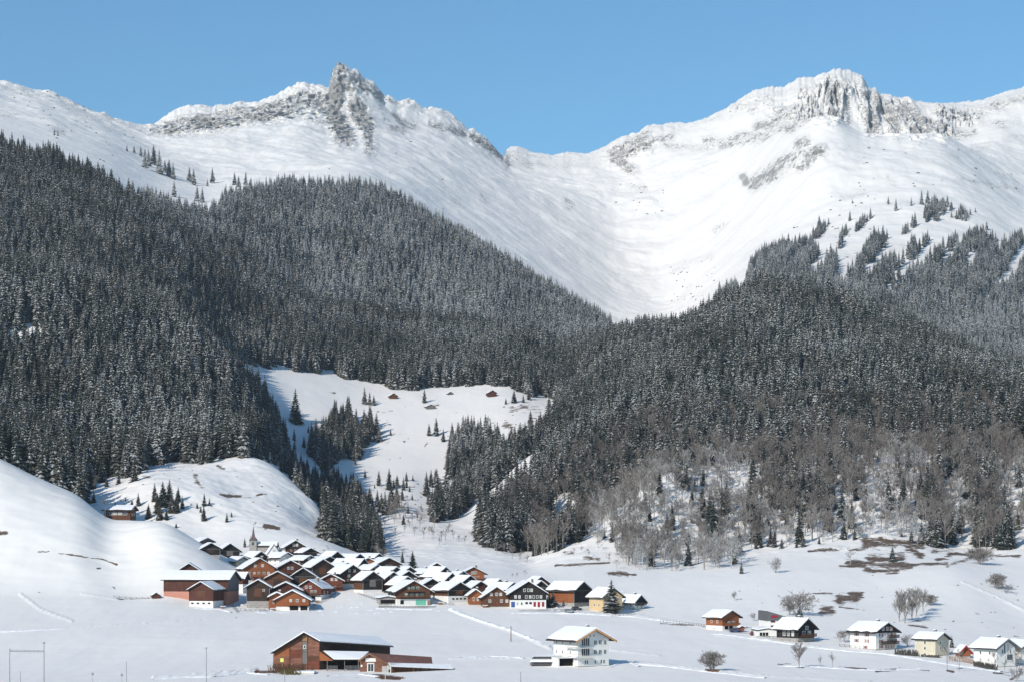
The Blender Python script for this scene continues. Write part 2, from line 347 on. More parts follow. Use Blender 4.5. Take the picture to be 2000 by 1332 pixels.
# crags: push and pull the rock in depth so that faces and gullies catch the light
vert = fade(PXG, 1560, 1620) * (1 - fade(PXG, 1830, 1900)) * (GD > 4500)
crag = ridged(GX / 44.0, GZ / (30.0 + 150.0 * vert), 5, 0.6)
crag2 = ridged(GX / 16.0 + 5, GZ / (14.0 + 60.0 * vert), 3, 0.6)
rs = np.clip(capsules(PXG, PYG, [c[:5] + (0.0 if c[4] < 11 else min(1.0, (c[4] / 18.0) ** 1.4),) for c in ROCKS], 1.2) * far * 1.3, 0, 1)
endf = 1 - fade(GD - KD[ri][None, :], -1, 120)
GY2 = GY - rs * (30.0 * (crag - 0.3) + 13.0 * (crag2 - 0.3)) * (0.35 + 0.65 * endf) * (1 + 0.9 * vert)
GZ += rs * 5.0 * fbm(GX / 12.0, GY / 20.0, 3) * (np.abs(GD - KD[ri][None, :]) < 260)
GX2 = GX + rs * 5.0 * fbm(GZ / 15.0, GX / 15.0 + 9, 3)
def sst(a): a = np.clip(a, 0, 1); return a * a * (3 - 2 * a)
GZ -= 1.5 * sst(capsules(PXG, PYG, [(222, 1075, 250, 1125, 60)], 1.1)) * (GD < 1000)
GZ -= 1.2 * sst(capsules(PXG, PYG, [(1940, 1110, 1990, 1170, 60)], 1.1)) * (GD < 1100)
# soft trodden lines (old tracks) on the field
TRACKS = [(880,1190,935,1212,2.2,.55),(935,1212,1000,1232,2.2,.6),(1000,1232,1078,1268,2.4,.6),(40,1160,80,1190,3,.35),(80,1190,140,1212,3,.35),(0,1232,130,1226,2,.35),(130,1226,460,1206,1.6,.3),
 (1240,1200,1380,1226,2,.3),(1190,1268,1290,1280,1.6,.3),(1240,1292,1500,1320,2.0,.4),(1500,1320,1700,1330,2,.3),(880,1286,1040,1284,2,.4),(380,1318,500,1308,3.5,.5),(300,1322,420,1318,2.5,.4),
 (1100,1196,1250,1202,2,.4),(1960,1165,2010,1190,2.5,.5),(1880,1135,1960,1165,2,.4),(160,1160,230,1166,2,.25),(1400,1240,1600,1262,1.6,.35)]
trk = capsules(PXG, PYG, TRACKS) * (GD < 1000)
GZ += trk * (0.75 + 0.7 * fbm(GX / 1.7, GY / 9.0, 2))

NV = NX * NR
co = np.stack([GX2, GY2, GZ], -1).reshape(-1, 3).astype(np.float32)
idx = np.arange(NV).reshape(NR, NX)
quads = np.stack([idx[:-1, :-1], idx[:-1, 1:], idx[1:, 1:], idx[1:, :-1]], -1).reshape(-1, 4)
def grid_mesh(name, co, quads):
    me = bpy.data.meshes.new(name)
    me.vertices.add(len(co)); me.vertices.foreach_set('co', co.ravel())
    me.loops.add(quads.size); me.loops.foreach_set('vertex_index', quads.ravel().astype(np.int32))
    me.polygons.add(len(quads))
    me.polygons.foreach_set('loop_start', np.arange(0, quads.size, 4, dtype=np.int32))
    me.polygons.foreach_set('use_smooth', np.ones(len(quads), dtype=bool))
    me.update(calc_edges=True)
    return me
ter = grid_mesh('snowy_hills', co, quads)
for nm, arr in (('rock', rockm), ('dirt', dirtm), ('road', roadm)):
    at = ter.attributes.new(nm, 'FLOAT', 'POINT')
    at.data.foreach_set('value', arr.ravel().astype(np.float32))

# queries -------------------------------------------------------
def ground(px, D):
    """ground height at bearing px and distance D (arrays or floats)"""
    px = np.atleast_1d(np.asarray(px, float)); D = np.atleast_1d(np.asarray(D, float))
    ci = np.clip((px - PXC[0]) / (PXC[1] - PXC[0]), 0, NX - 1.001); c0 = ci.astype(int); cf = ci - c0
    kd = KD[:, c0] * (1 - cf) + KD[:, c0 + 1] * cf
    k = np.clip((kd <= D[None, :]).sum(0) - 1, 0, K - 2)
    j = np.arange(len(D))
    t = k + np.clip((D - kd[k, j]) / (kd[k + 1, j] - kd[k, j]), 0, 1)
    r = np.interp(t, rows_t, np.arange(NR)); r0 = np.clip(r.astype(int), 0, NR - 2); rf = r - r0
    z = (GZ[r0, c0] * (1 - cf) + GZ[r0, c0 + 1] * cf) * (1 - rf) + (GZ[r0 + 1, c0] * (1 - cf) + GZ[r0 + 1, c0 + 1] * cf) * rf
    return z
PYN = HY - F * GZ / GD
CMIN = np.minimum.accumulate(PYN, axis=0)      # highest ground seen so far, per column
def horizon_before(px, D):
    px = np.atleast_1d(np.asarray(px, float)); D = np.atleast_1d(np.asarray(D, float))
    ci = np.clip(np.round((px - PXC[0]) / (PXC[1] - PXC[0])).astype(int), 0, NX - 1)
    kd = KD[:, ci]; k = np.clip((kd <= D[None, :]).sum(0) - 1, 0, K - 2); j = np.arange(len(D))
    t = k + np.clip((D - kd[k, j]) / (kd[k + 1, j] - kd[k, j]), 0, 1)
    r = np.clip(np.interp(t, rows_t, np.arange(NR)).astype(int) - 1, 0, NR - 1)
    return CMIN[r, ci]
def depth_at(px, py, dmin=450, dmax=6000):
    """distance at which the ground in column px projects to row py (first crossing beyond dmin)"""
    ci = int(np.clip(round((px - PXC[0]) / (PXC[1] - PXC[0])), 0, NX - 1))
    col = PYN[:, ci]; d = GD[:, ci]
    for r in range(1, NR):
        if d[r] < dmin: continue
        if d[r] > dmax: break
        if col[r] <= py <= col[r - 1]:
            u = (col[r - 1] - py) / max(1e-6, col[r - 1] - col[r])
            return d[r - 1] + u * (d[r] - d[r - 1])
    sel = (d >= dmin) & (d <= dmax)
    i = np.argmin(np.where(sel, np.abs(col - py), 1e9))
    return d[i]
def at(px, py, dmin=450, dmax=6000):
    D = depth_at(px, py, dmin, dmax)
    return Vector(((px - 1000) / F * D, D, float(ground(px, D)[0])))
def on_ground(x, y):
    return float(ground(1000 + F * x / y, y)[0])
# ---------------------------------------------------------------- materials
def newmat(name):
    m = bpy.data.materials.new(name); m.use_nodes = True
    nt = m.node_tree; nt.nodes.clear()
    o = nt.nodes.new('ShaderNodeOutputMaterial'); b = nt.nodes.new('ShaderNodeBsdfPrincipled')
    nt.links.new(b.outputs[0], o.inputs['Surface'])
    return m, nt, b
def N(nt, t, **kw):
    n = nt.nodes.new(t)
    for k, v in kw.items(): setattr(n, k, v)
    return n
def math_(nt, op, a, b=None, clamp=False):
    n = N(nt, 'ShaderNodeMath', operation=op); n.use_clamp = clamp
    for i, v in enumerate((a, b)):
        if v is None: continue
        if isinstance(v, (int, float)): n.inputs[i].default_value = v
        else: nt.links.new(v, n.inputs[i])
    return n.outputs[0]
def noise(nt, vec, scale, detail=3, rough=0.55):
    n = N(nt, 'ShaderNodeTexNoise'); n.inputs['Scale'].default_value = scale
    n.inputs['Detail'].default_value = detail; n.inputs['Roughness'].default_value = rough
    if vec is not None: nt.links.new(vec, n.inputs['Vector'])
    return n.outputs['Fac']
def ramp(nt, fac, lo, hi, c0=(0, 0, 0, 1), c1=(1, 1, 1, 1)):
    n = N(nt, 'ShaderNodeMapRange'); n.inputs['From Min'].default_value = lo; n.inputs['From Max'].default_value = hi
    n.clamp = True
    nt.links.new(fac, n.inputs['Value']); return n.outputs[0]
def mix(nt, fac, a, b):
    n = N(nt, 'ShaderNodeMix', data_type='RGBA')
    if isinstance(fac, (int, float)): n.inputs[0].default_value = fac
    else: nt.links.new(fac, n.inputs[0])
    for i, v in ((6, a), (7, b)):
        if isinstance(v, tuple): n.inputs[i].default_value = (*v[:3], 1)
        else: nt.links.new(v, n.inputs[i])
    return n.outputs[2]
def vscale(nt, vec, s):
    n = N(nt, 'ShaderNodeVectorMath', operation='MULTIPLY'); nt.links.new(vec, n.inputs[0]); n.inputs[1].default_value = s
    return n.outputs[0]
def bump(nt, b, h, strength, dist):
    n = N(nt, 'ShaderNodeBump'); n.inputs['Strength'].default_value = strength; n.inputs['Distance'].default_value = dist
    nt.links.new(h, n.inputs['Height']); nt.links.new(n.outputs[0], b.inputs['Normal']); return n

def terrain_material():
    m, nt, b = newmat('snow_rock_ground')
    geo = N(nt, 'ShaderNodeNewGeometry'); pos = geo.outputs['Position']
    def attr(nm):
        a = N(nt, 'ShaderNodeAttribute'); a.attribute_name = nm; return a.outputs['Fac']
    rk, dt, rd = attr('rock'), attr('dirt'), attr('road')
    sep = N(nt, 'ShaderNodeSeparateXYZ'); nt.links.new(geo.outputs['Normal'], sep.inputs[0])
    up = sep.outputs['Z']
    n_big = noise(nt, pos, 0.018, 5, 0.65)
    n_fine = noise(nt, vscale(nt, pos, (1.0, 1.0, 1.6)), 0.12, 7, 0.78)
    # rock shows where the survey says rock, and breaks up along ledges that hold snow
    led = math_(nt, 'MULTIPLY', math_(nt, 'SUBTRACT', 0.55, up), 0.55)
    s = math_(nt, 'ADD', math_(nt, 'MULTIPLY', rk, 0.76), math_(nt, 'MULTIPLY', math_(nt, 'SUBTRACT', n_fine, 0.5), 3.0))
    s = math_(nt, 'ADD', s, math_(nt, 'MULTIPLY', math_(nt, 'SUBTRACT', n_big, 0.5), 1.3))
    s = math_(nt, 'ADD', s, led)
    rmask = math_(nt, 'MULTIPLY', ramp(nt, s, 0.50, 0.62), ramp(nt, rk, 0.03, 0.2))
    rock_c = mix(nt, ramp(nt, noise(nt, vscale(nt, pos, (1, 1, 0.35)), 0.05, 5, 0.7), 0.3, 0.7), (0.24, 0.24, 0.24), (0.40, 0.385, 0.365))
    n_d = noise(nt, vscale(nt, pos, (0.45, 0.35, 1.6)), 0.16, 8, 0.8)
    d = math_(nt, 'ADD', dt, math_(nt, 'MULTIPLY', math_(nt, 'SUBTRACT', n_d, 0.5), 5.0))
    dmask = math_(nt, 'MULTIPLY', ramp(nt, d, 0.45, 0.75), ramp(nt, dt, 0.03, 0.15))
    dirt_c = mix(nt, ramp(nt, noise(nt, pos, 1.3, 4, 0.7), 0.35, 0.7), (0.075, 0.05, 0.036), (0.21, 0.145, 0.095))
    drift = noise(nt, vscale(nt, pos, (0.7, 0.8, 1)), 0.015, 6, 0.6)
    snow_c = mix(nt, ramp(nt, drift, 0.3, 0.7), (0.855, 0.825, 0.78), (0.905, 0.875, 0.83))
    c = mix(nt, rmask, snow_c, rock_c)
    c = mix(nt, dmask, c, dirt_c)
    rn = math_(nt, 'ADD', rd, math_(nt, 'MULTIPLY', math_(nt, 'SUBTRACT', n_d, 0.5), 4.0))
    rmk = math_(nt, 'MULTIPLY', ramp(nt, rn, 0.4, 1.3), ramp(nt, rd, 0.05, 0.5))
    c = mix(nt, math_(nt, 'MULTIPLY', rmk, 0.8), c, (0.26, 0.26, 0.265))
    nt.links.new(c, b.inputs['Base Color'])
    b.inputs['Roughness'].default_value = 0.75
    b.inputs['Specular IOR Level'].default_value = 0.25
    # relief too fine for the mesh: wind ripples close by, ledges on the crags
    hs = math_(nt, 'ADD', math_(nt, 'MULTIPLY', noise(nt, vscale(nt, pos, (0.8, 0.8, 1.0)), 0.10, 6, 0.6), 0.5),
               math_(nt, 'MULTIPLY', noise(nt, vscale(nt, pos, (0.5, 0.5, 1.4)), 0.028, 4, 0.6), 1.6))
    hr = math_(nt, 'MULTIPLY', math_(nt, 'SUBTRACT', noise(nt, vscale(nt, pos, (1.0, 1.0, 0.45)), 0.07, 8, 0.78), 0.5), 60.0)
    h = math_(nt, 'ADD', hs, math_(nt, 'MULTIPLY', hr, math_(nt, 'MULTIPLY', rk, 1.0)))
    bump(nt, b, h, 0.35, 1.0)
    return m
M_TER = terrain_material()
ter.materials.append(M_TER)
tag(link('snowy_hills', ter), kind='structure')
b = MB()
for i in range(-12, 12):
    for j in range(0, 5): b.poly([(i * 250, -300 + j * 230, -38.6), ((i + 1) * 250, -300 + j * 230, -38.6), ((i + 1) * 250, -300 + (j + 1) * 230, -38.6), (i * 250, -300 + (j + 1) * 230, -38.6)])
tag(b.build('snow_field', M_TER), kind='structure')
# ---------------------------------------------------------------- trees
def spruce_material(name, thr, needle=(0.030, 0.040, 0.036), needle2=(0.068, 0.062, 0.050)):
    m, nt, b = newmat(name)
    tc = N(nt, 'ShaderNodeTexCoord'); oi = N(nt, 'ShaderNodeObjectInfo')
    geo = N(nt, 'ShaderNodeNewGeometry')
    a = N(nt, 'ShaderNodeAttribute'); a.attribute_name = 'snow'
    n = noise(nt, geo.outputs['Position'], 1.5, 4, 0.75)
    s = math_(nt, 'ADD', math_(nt, 'MULTIPLY', a.outputs['Fac'], 0.42), n)
    s = math_(nt, 'ADD', s, math_(nt, 'MULTIPLY', math_(nt, 'SUBTRACT', oi.outputs['Random'], 0.5), 0.10))
    sz = N(nt, 'ShaderNodeSeparateXYZ'); nt.links.new(geo.outputs['Position'], sz.inputs[0])
    s = math_(nt, 'ADD', s, math_(nt, 'MULTIPLY', math_(nt, 'SUBTRACT', noise(nt, geo.outputs['Position'], 0.011, 3, 0.6), 0.5), 0.45))
    s = math_(nt, 'ADD', s, math_(nt, 'MULTIPLY', ramp(nt, sz.outputs['Z'], 0.0, 120.0), 0.05))
    msk = ramp(nt, s, thr + 0.05, thr + 0.17)
    nb = mix(nt, oi.outputs['Random'], needle, needle2)
    c = mix(nt, msk, nb, (0.46, 0.47, 0.47))
    nt.links.new(c, b.inputs['Base Color'])
    b.inputs['Roughness'].default_value = 0.9
    b.inputs['Specular IOR Level'].default_value = 0.1
    return m
def plain(name, col, rough=0.8, var=0.25, scale=0.8, spec=0.2, metal=0.0):
    m, nt, b = newmat(name)
    tc = N(nt, 'ShaderNodeTexCoord')
    n = noise(nt, tc.outputs['Object'], scale, 4, 0.6)
    lo = tuple(max(0, c * (1 - var)) for c in col); hi = tuple(min(1, c * (1 + var)) for c in col)
    nt.links.new(mix(nt, ramp(nt, n, 0.3, 0.7), lo, hi), b.inputs['Base Color'])
    b.inputs['Roughness'].default_value = rough
    b.inputs['Specular IOR Level'].default_value = spec
    b.inputs['Metallic'].default_value = metal
    return m
M_SPR = spruce_material('spruce_needles_dusted', 0.67)
M_SPR_HI = spruce_material('spruce_needles_frosted', 0.565, (0.04, 0.05, 0.048), (0.075, 0.075, 0.068))
M_BARK = plain('spruce_bark', (0.09, 0.07, 0.055))
M_TWIG = plain('bare_twigs_brown', (0.19, 0.165, 0.15), 0.9, 0.35, 0.4)
M_FROST = plain('bare_twigs_frosted', (0.43, 0.42, 0.41), 0.9, 0.3, 0.4)
M_TWIGG = plain('bare_twigs_grey', (0.26, 0.235, 0.215), 0.9, 0.35, 0.4)

def crown_mesh(name, seed, width, mat, whorls=17, nb=9, shag=0.3):
    """unit-height spruce crown: drooping boughs in whorls round the stem, gaps between them"""
    rnd = random.Random(seed); v = []; f = []; sn = []
    def add(p, s): v.append(p); sn.append(s); return len(v) - 1
    z = 0.10
    for w in range(whorls):
        t = w / (whorls - 1.0)
        z = 0.08 + 0.90 * t ** 0.93
        r = width * (1 - t) ** 0.74 * rnd.uniform(0.86, 1.12) + 0.012
        k = max(4, int(nb * (1 - 0.45 * t)))
        a0 = rnd.random() * 6.28
        for i in range(k):
            a = a0 + 6.283 * i / k + rnd.uniform(-0.3, 0.3)
            rr = r * rnd.uniform(1 - shag, 1 + shag * 0.6)
            dz = rnd.uniform(-0.012, 0.012); s = rnd.random()
            ca, sa = math.cos(a), math.sin(a); hw = rr * rnd.uniform(0.30, 0.46)
            droop = rr * rnd.uniform(0.35, 0.62)
            root = add((ca * rr * 0.05, sa * rr * 0.05, z + dz + 0.012), s * 0.6)
            mid = add((ca * rr * 0.55, sa * rr * 0.55, z + dz - droop * 0.28), s)
            tip = add((ca * rr, sa * rr, z + dz - droop), s * 0.8)
            l = add((ca * rr * 0.60 - sa * hw, sa * rr * 0.60 + ca * hw, z + dz - droop * 0.85), s * 0.1)
            q = add((ca * rr * 0.60 + sa * hw, sa * rr * 0.60 - ca * hw, z + dz - droop * 0.85), s * 0.1)
            f.extend([(root, mid, l), (root, q, mid), (mid, tip, l), (mid, q, tip)])
    top = add((0, 0, 1.0), 0.4); n = 5; ring = [add((math.cos(6.28 * i / n) * 0.012, math.sin(6.28 * i / n) * 0.012, 0.90), 0.3) for i in range(n)]
    for i in range(n): f.append((ring[i], ring[(i + 1) % n], top))
    # shaded inner wood
    t2 = add((0, 0, 0.93), 0); ring = [add((math.cos(6.28 * i / 6) * width * 0.42, math.sin(6.28 * i / 6) * width * 0.42, 0.12), 0) for i in range(6)]
    for i in range(6): f.append((ring[i], ring[(i + 1) % 6], t2))
    me = bpy.data.meshes.new(name); me.from_pydata(v, [], f); me.materials.append(mat)
    at_ = me.attributes.new('snow', 'FLOAT', 'POINT'); at_.data.foreach_set('value', sn); me.update()
    return me
def trunk_mesh(name, mat):
    b = MB(); b.tube((0, 0, -0.04), (0, 0, 0.14), 0.017, 0.014, 6); b.tube((0, 0, 0.14), (0, 0, 0.8), 0.014, 0.004, 5)
    return b.mesh(name, mat)
def whole_spruce(name, crown, trunk):
    """crown and stem in one mesh, for the far forest"""
    nv = len(crown.vertices); v = [tuple(x.co) for x in crown.vertices] + [tuple(x.co) for x in trunk.vertices]
    f = [tuple(p.vertices) for p in crown.polygons] + [tuple(i + nv for i in p.vertices) for p in trunk.polygons]
    me = bpy.data.meshes.new(name); me.from_pydata(v, [], f); me.materials.append(crown.materials[0]); me.materials.append(M_BARK)
    mi = [0] * len(crown.polygons) + [1] * len(trunk.polygons); me.polygons.foreach_set('material_index', mi)
    sn = [d.value for d in crown.attributes['snow'].data] + [0] * len(trunk.vertices)
    at_ = me.attributes.new('snow', 'FLOAT', 'POINT'); at_.data.foreach_set('value', sn); me.update(); return me
TRUNK = trunk_mesh('trunk', M_BARK)
CROWNS = [crown_mesh('crown', 100 + i, w, M_SPR, wh, nb) for i, (w, wh, nb) in enumerate([(0.175, 18, 11), (0.20, 17, 12), (0.155, 19, 10), (0.185, 16, 11), (0.215, 16, 12)])]
CROWNS_HI = [crown_mesh('crown', 200 + i, w, M_SPR_HI, wh, nb) for i, (w, wh, nb) in enumerate([(0.165, 15, 10), (0.19, 15, 10), (0.15, 16, 10)])]

def bare_mesh(name, seed, mat, spread=0.32, fork=0.22, twig=0.006, stems=1, dens=1.0):
    """unit-height leafless tree: forked limbs and fine twigs"""
    rnd = random.Random(seed); b = MB()
    def grow(p, d, ln, r, lv):
        e = p + d * ln
        b.tube(p, e, r, r * 0.62, 5 if lv == 0 else 3)
        if lv >= 4: return
        n = {0: int(7 * dens), 1: 4, 2: 4, 3: 2}[lv]
        for i in range(n):
            t = rnd.uniform(0.25, 1.0) if lv else rnd.uniform(fork, 1.0)
            q = p + d * ln * t
            a = rnd.random() * 6.28; side = d.orthogonal().normalized(); side.rotate(Matrix.Rotation(a, 3, d))
            nd = (d * rnd.uniform(0.75, 1.1) + side * rnd.uniform(0.45, 0.95) * (spread / 0.32) + Vector((0, 0, 0.12))).normalized()
            grow(q, nd, ln * rnd.uniform(0.42, 0.62) if lv else ln * rnd.uniform(0.38, 0.6) * (1.25 - t * 0.5), max(twig * 0.55, r * (1 - t * 0.5) * 0.5), lv + 1)
    for s in range(stems):
        a = rnd.random() * 6.28; lean = 0.0 if stems == 1 else rnd.uniform(0.15, 0.5)
        grow(Vector((math.cos(a) * 0.02, math.sin(a) * 0.02, -0.02)), Vector((math.cos(a) * lean, math.sin(a) * lean, 1)).normalized(), 0.62 if stems == 1 else 0.5, 0.014 if stems == 1 else 0.009, 0)
    zm = max(v[2] for v in b.v)
    b.v = [(x / zm, y / zm, z / zm) for x, y, z in b.v]
    return b.mesh(name, mat)
BARE = [bare_mesh('bare_tree', 300 + i, M_TWIG, 0.20, 0.35) for i in range(3)]
BAREG = [bare_mesh('bare_tree', 320 + i, M_TWIGG, 0.26, 0.3) for i in range(3)]
FROST = [bare_mesh('frosted_tree', 340 + i, M_FROST, 0.30, 0.2, 0.008) for i in range(3)]
HEROB = [bare_mesh('bare_bush', 400 + i, M_TWIGG, 0.36, 0.15, 0.006, 9, 1.3) for i in range(2)]
HEROT = [bare_mesh('frosted_tree', 420 + i, M_TWIGG, 0.34, 0.12, 0.006, 3, 2.2) for i in range(3)]
HEROP = [bare_mesh('bare_tree', 440 + i, M_TWIGG, 0.20, 0.12, 0.006, 1, 3.2) for i in range(3)]
BUSH = [bare_mesh('bare_bush', 360 + i, M_TWIGG, 0.3, 0.3, 0.006, 5, 0.8) for i in range(3)]
FBUSH = [bare_mesh('frosted_bush', 380 + i, M_FROST, 0.34, 0.2, 0.009, 5, 0.8) for i in range(3)]

def inpoly(px, py, poly):
    n = len(poly); ins = np.zeros(px.shape, bool); j = n - 1
    for i in range(n):
        xi, yi = poly[i]; xj, yj = poly[j]
        c = ((yi > py) != (yj > py)) & (px < (xj - xi) * (py - yi) / ((yj - yi) if yj != yi else 1e-9) + xi)
        ins ^= c; j = i
    return ins
PA = L(-230, 200, 0, 290, 60, 318, 105, 320, 150, 345, 200, 362, 240, 392, 290, 402, 330, 418, 400, 432, 425, 425, 440, 398, 500, 384, 560, 372, 700, 372, 750, 384, 800, 410, 900, 470, 1000, 530, 1100, 590, 1190, 650, 1240, 662, 1340, 672, 1340, 720, 1200, 720, 1150, 780, 1095, 790,
      1060, 772, 1030, 778, 1000, 757, 940, 752, 850, 757, 800, 765, 760, 758, 735, 748, 690, 742, 660, 738, 640, 722, 608, 730, 590, 722, 572, 728, 545, 712, 520, 724, 500, 712, 470, 718, 430, 705, 440, 735, 480, 752, 510, 778, 532, 830, 560, 880, 530, 893, 470, 893, 420, 897, 400, 908, 330, 902, 290, 912, 250, 935, 215, 928, 165, 945, 165, 1010, -230, 910)
PB = L(495, 893, 530, 905, 560, 930, 595, 968, 625, 990, 632, 1015, 625, 1050, 650, 1078, 665, 1086, 745, 1086, 742, 1050, 715, 1000, 690, 960, 660, 930, 640, 905, 610, 880, 570, 880, 540, 880)
PC1 = L(600, 880, 615, 852, 640, 845, 650, 815, 690, 815, 700, 835, 728, 830, 738, 850, 715, 870, 706, 895, 690, 900, 660, 900, 640, 930, 625, 915)
PC2 = L(880, 862, 905, 845, 955, 848, 978, 872, 975, 885, 935, 915, 905, 935, 870, 938)
PD = L(1095, 785, 1085, 815, 1055, 850, 1010, 872, 975, 888, 930, 925, 890, 955, 860, 985, 838, 1005, 848, 1020, 880, 1018, 905, 1000, 950, 965, 985, 935, 1010, 905, 1050, 880, 1080, 862, 1110, 820)
PE = L(1090, 790, 1150, 780, 1200, 720, 1200, 690, 1250, 670, 1330, 665, 1400, 622, 1440, 600, 1490, 578, 1560, 580, 1620, 592, 1750, 652, 1900, 716, 2000, 752, 2230, 845, 2230, 870, 2050, 880, 1990, 866, 1950, 880, 1850, 885, 1700, 878, 1600, 885, 1500, 905, 1400, 905, 1290, 925, 1230, 975, 1160, 1015, 1130, 985, 1090, 990, 1060, 1040, 1035, 1078, 985, 1080, 945, 1068, 930, 1050, 940, 1020, 985, 985, 1030, 940, 1075, 890, 1100, 850)
PF = L(1395, 600, 1420, 580, 1455, 545, 1480, 505, 1530, 485, 1580, 475, 1600, 445, 1640, 430, 1690, 425, 1740, 420, 1780, 402, 1800, 395, 1860, 400, 1900, 432, 1950, 462, 2000, 452, 2230, 500, 2230, 860, 1900, 730, 1700, 660, 1500, 620)
PG = L(1040, 1085, 1130, 985, 1290, 925, 1400, 900, 1500, 895, 1700, 870, 1850, 880, 1990, 870, 2230, 880, 2230, 1080, 1995, 1045, 1985, 1070, 1905, 1072, 1880, 1050, 1850, 1070, 1790, 1066, 1760, 1050, 1700, 1050, 1600, 1062, 1450, 1072, 1440, 1110, 1380, 1135, 1300, 1150, 1230, 1110, 1200, 1080, 1150, 1050, 1060, 1090)
HOLES = [(1540,590,1590,575,7),(1640,618,1650,640,8),(1645,680,1655,690,5),(1708,812,1714,850,7),(1520,825,1526,835,7),(1645,830,1655,840,4),(1985,855,2000,862,8),(1195,640,1215,668,9),(1050,690,1085,692,5),(1430,905,1440,935,9),(1490,880,1500,900,7),
 (1640,625,1660,640,8),(1560,635,1575,650,7),(1210,655,1235,672,6),(1130,975,1145,1000,8),(1275,905,1285,940,5),(1070,965,1085,990,6),(520,700,540,730,5),(640,700,650,735,4),
 (1700,470,1640,545,7),(1640,545,1600,575,5),(1560,500,1530,540,6),(1800,430,1780,470,7),(1770,520,1740,545,7),(1815,500,1800,530,5),(1900,505,1895,525,6),(1740,580,1730,590,6),(1700,520,1680,540,7),(1500,520,1480,545,8),(1610,470,1600,490,8),(1850,490,1845,510,5),(1950,500,1940,520,5),(1740,560,1735,575,5),(1860,440,1880,455,6)]

# candidates on a jittered plan grid, finer over the leafless wood
cs = 6.6
cx = []; cy = []
for Y in np.arange(960, 3620, cs):
    xs = np.arange(-0.30 * Y, 0.30 * Y, cs); cx.append(xs); cy.append(np.full(xs.shape, Y))
coarse = sum(len(a) for a in cx)
for Y in np.arange(1000, 1460, 4.9):
    xs = np.arange(0.0, 0.30 * Y, 4.9); cx.append(xs); cy.append(np.full(xs.shape, Y))
cx = np.concatenate(cx); cy = np.concatenate(cy); fine = np.arange(len(cx)) >= coarse
cx = cx + rng.uniform(-0.42, 0.42, cx.shape) * cs; cy = cy + rng.uniform(-0.42, 0.42, cy.shape) * cs
cpx = 1000 + F * cx / cy
cz = ground(cpx, cy); cpy = HY - F * cz / cy
hole = capsules(cpx, cpy, HOLES)
jit = rng.random(cx.shape)
nz = fbm(cx / 60.0, cy / 60.0, 3)
keep = np.zeros(cx.shape, bool); kind = np.zeros(cx.shape, int)    # kind 0 spruce, 1 high spruce, 2 brown bare, 3 grey bare, 4 frosted, 5 frosted bush
reg = np.zeros(cx.shape, int)
def put(poly, dmin, dmax, dens, kd, rg, extra=None):
    s = inpoly(cpx, cpy, poly) & (fine == (kd >= 2)) & (cy > dmin) & (cy < dmax) & (jit < dens) & ~keep
    if extra is not None: s &= extra
    keep[s] = True; kind[s] = kd; reg[s] = rg
ok = hole < 0.6
put(PB, 1060, 1600, 0.95, 0, 2, ok)
put(PA, 1010, 2350, 0.86, 0, 1, ok & ~((cpx > 480) & (cy < 1150)) & (nz > -0.40))
put(PA, 2350, 3250, 0.80, 1, 1, ok & (nz > -0.42))
put(PC1, 1500, 2100, 0.9, 0, 3, ok)
put(PC2, 1400, 2100, 0.95, 0, 4, ok)
put(PD, 1300, 2200, 0.9, 0, 5, ok & (nz > -0.45))
mixlow = np.clip((cpy - 800) / 160.0, 0, 1)
put(PE, 1060, 2120, 0.87, 0, 6, ok & (rng.random(cx.shape) > mixlow * 0.40) & (nz > -0.40))
put(PE, 1060, 2120, 0.9, 2, 7, ok & (cpy > 800))
dz_ = np.clip((cpy - 420) / 240.0, 0.10, 1)
strk = fbm((cpx + cpy * 0.9) / 38.0, (cpy - cpx * 0.9) / 130.0, 3)
put(PF, 2200, 3640, 0.85, 1, 8, ok & (strk > 0.30 - 0.80 * dz_))
frostz = capsules(cpx, cpy, [(1250, 960, 1330, 1120, 80), (1380, 960, 1400, 1100, 60), (1720, 965, 1770, 925, 40), (1650, 1015, 1780, 1045, 32), (1460, 1030, 1600, 1058, 18), (1240, 1000, 1180, 1060, 35), (1440, 930, 1450, 960, 30), (1860, 960, 1880, 1050, 22), (1980, 960, 2000, 1000, 30)])
conz = capsules(cpx, cpy, [(1860, 1000, 1960, 1050, 60), (1780, 960, 1860, 1020, 45), (1940, 940, 1960, 960, 30), (1480, 970, 1580, 1010, 35)])
put(PG, 1000, 1350, 0.07, 0, 9, (frostz > 0.2))
put(PG, 1000, 1350, 0.20, 3, 7, (frostz > 0.35))
put(PG, 1000, 1350, 0.36, 4, 10, (frostz > 0.35) & (cpx < 1500) & (nz > -0.35))
put(PG, 1000, 1350, 0.38, 4, 11, (frostz > 0.35) & (cpx >= 1500) & (nz > -0.35))
put(PG, 1000, 1350, 0.44, 5, 11, (frostz > 0.35))
put(PG, 1000, 1350, 0.60, 2, 7, (frostz > 0.35) & (frostz < 0.62) & (nz > 0.05))
put(PG, 1000, 1450, 0.55, 0, 9, (frostz <= 0.35) & (rng.random(cx.shape) < 0.62 + 0.5 * conz))
put(PG, 1000, 1450, 0.62, 2, 7, (frostz <= 0.35) & (rng.random(cx.shape) < 0.7))
put(PG, 1000, 1450, 0.55, 3, 7, frostz <= 0.35)
T = np.nonzero(keep)[0]
T = T[np.argsort(cy[T])]; tpy_ = cpy[T]
hgt = np.where(kind[T] < 2, rng.normal(23.0, 5.0, len(T)), 0)
hgt = np.where(kind[T] == 1, rng.normal(20.5, 4.0, len(T)) * np.clip(1.15 - (cy[T] - 2400) / 4200, 0.7, 1.1), hgt)
hgt = np.where((kind[T] == 2) | (kind[T] == 3), rng.normal(15.0, 2.5, len(T)), hgt)
hgt = np.where(kind[T] == 4, rng.normal(12.0, 2.5, len(T)), hgt)
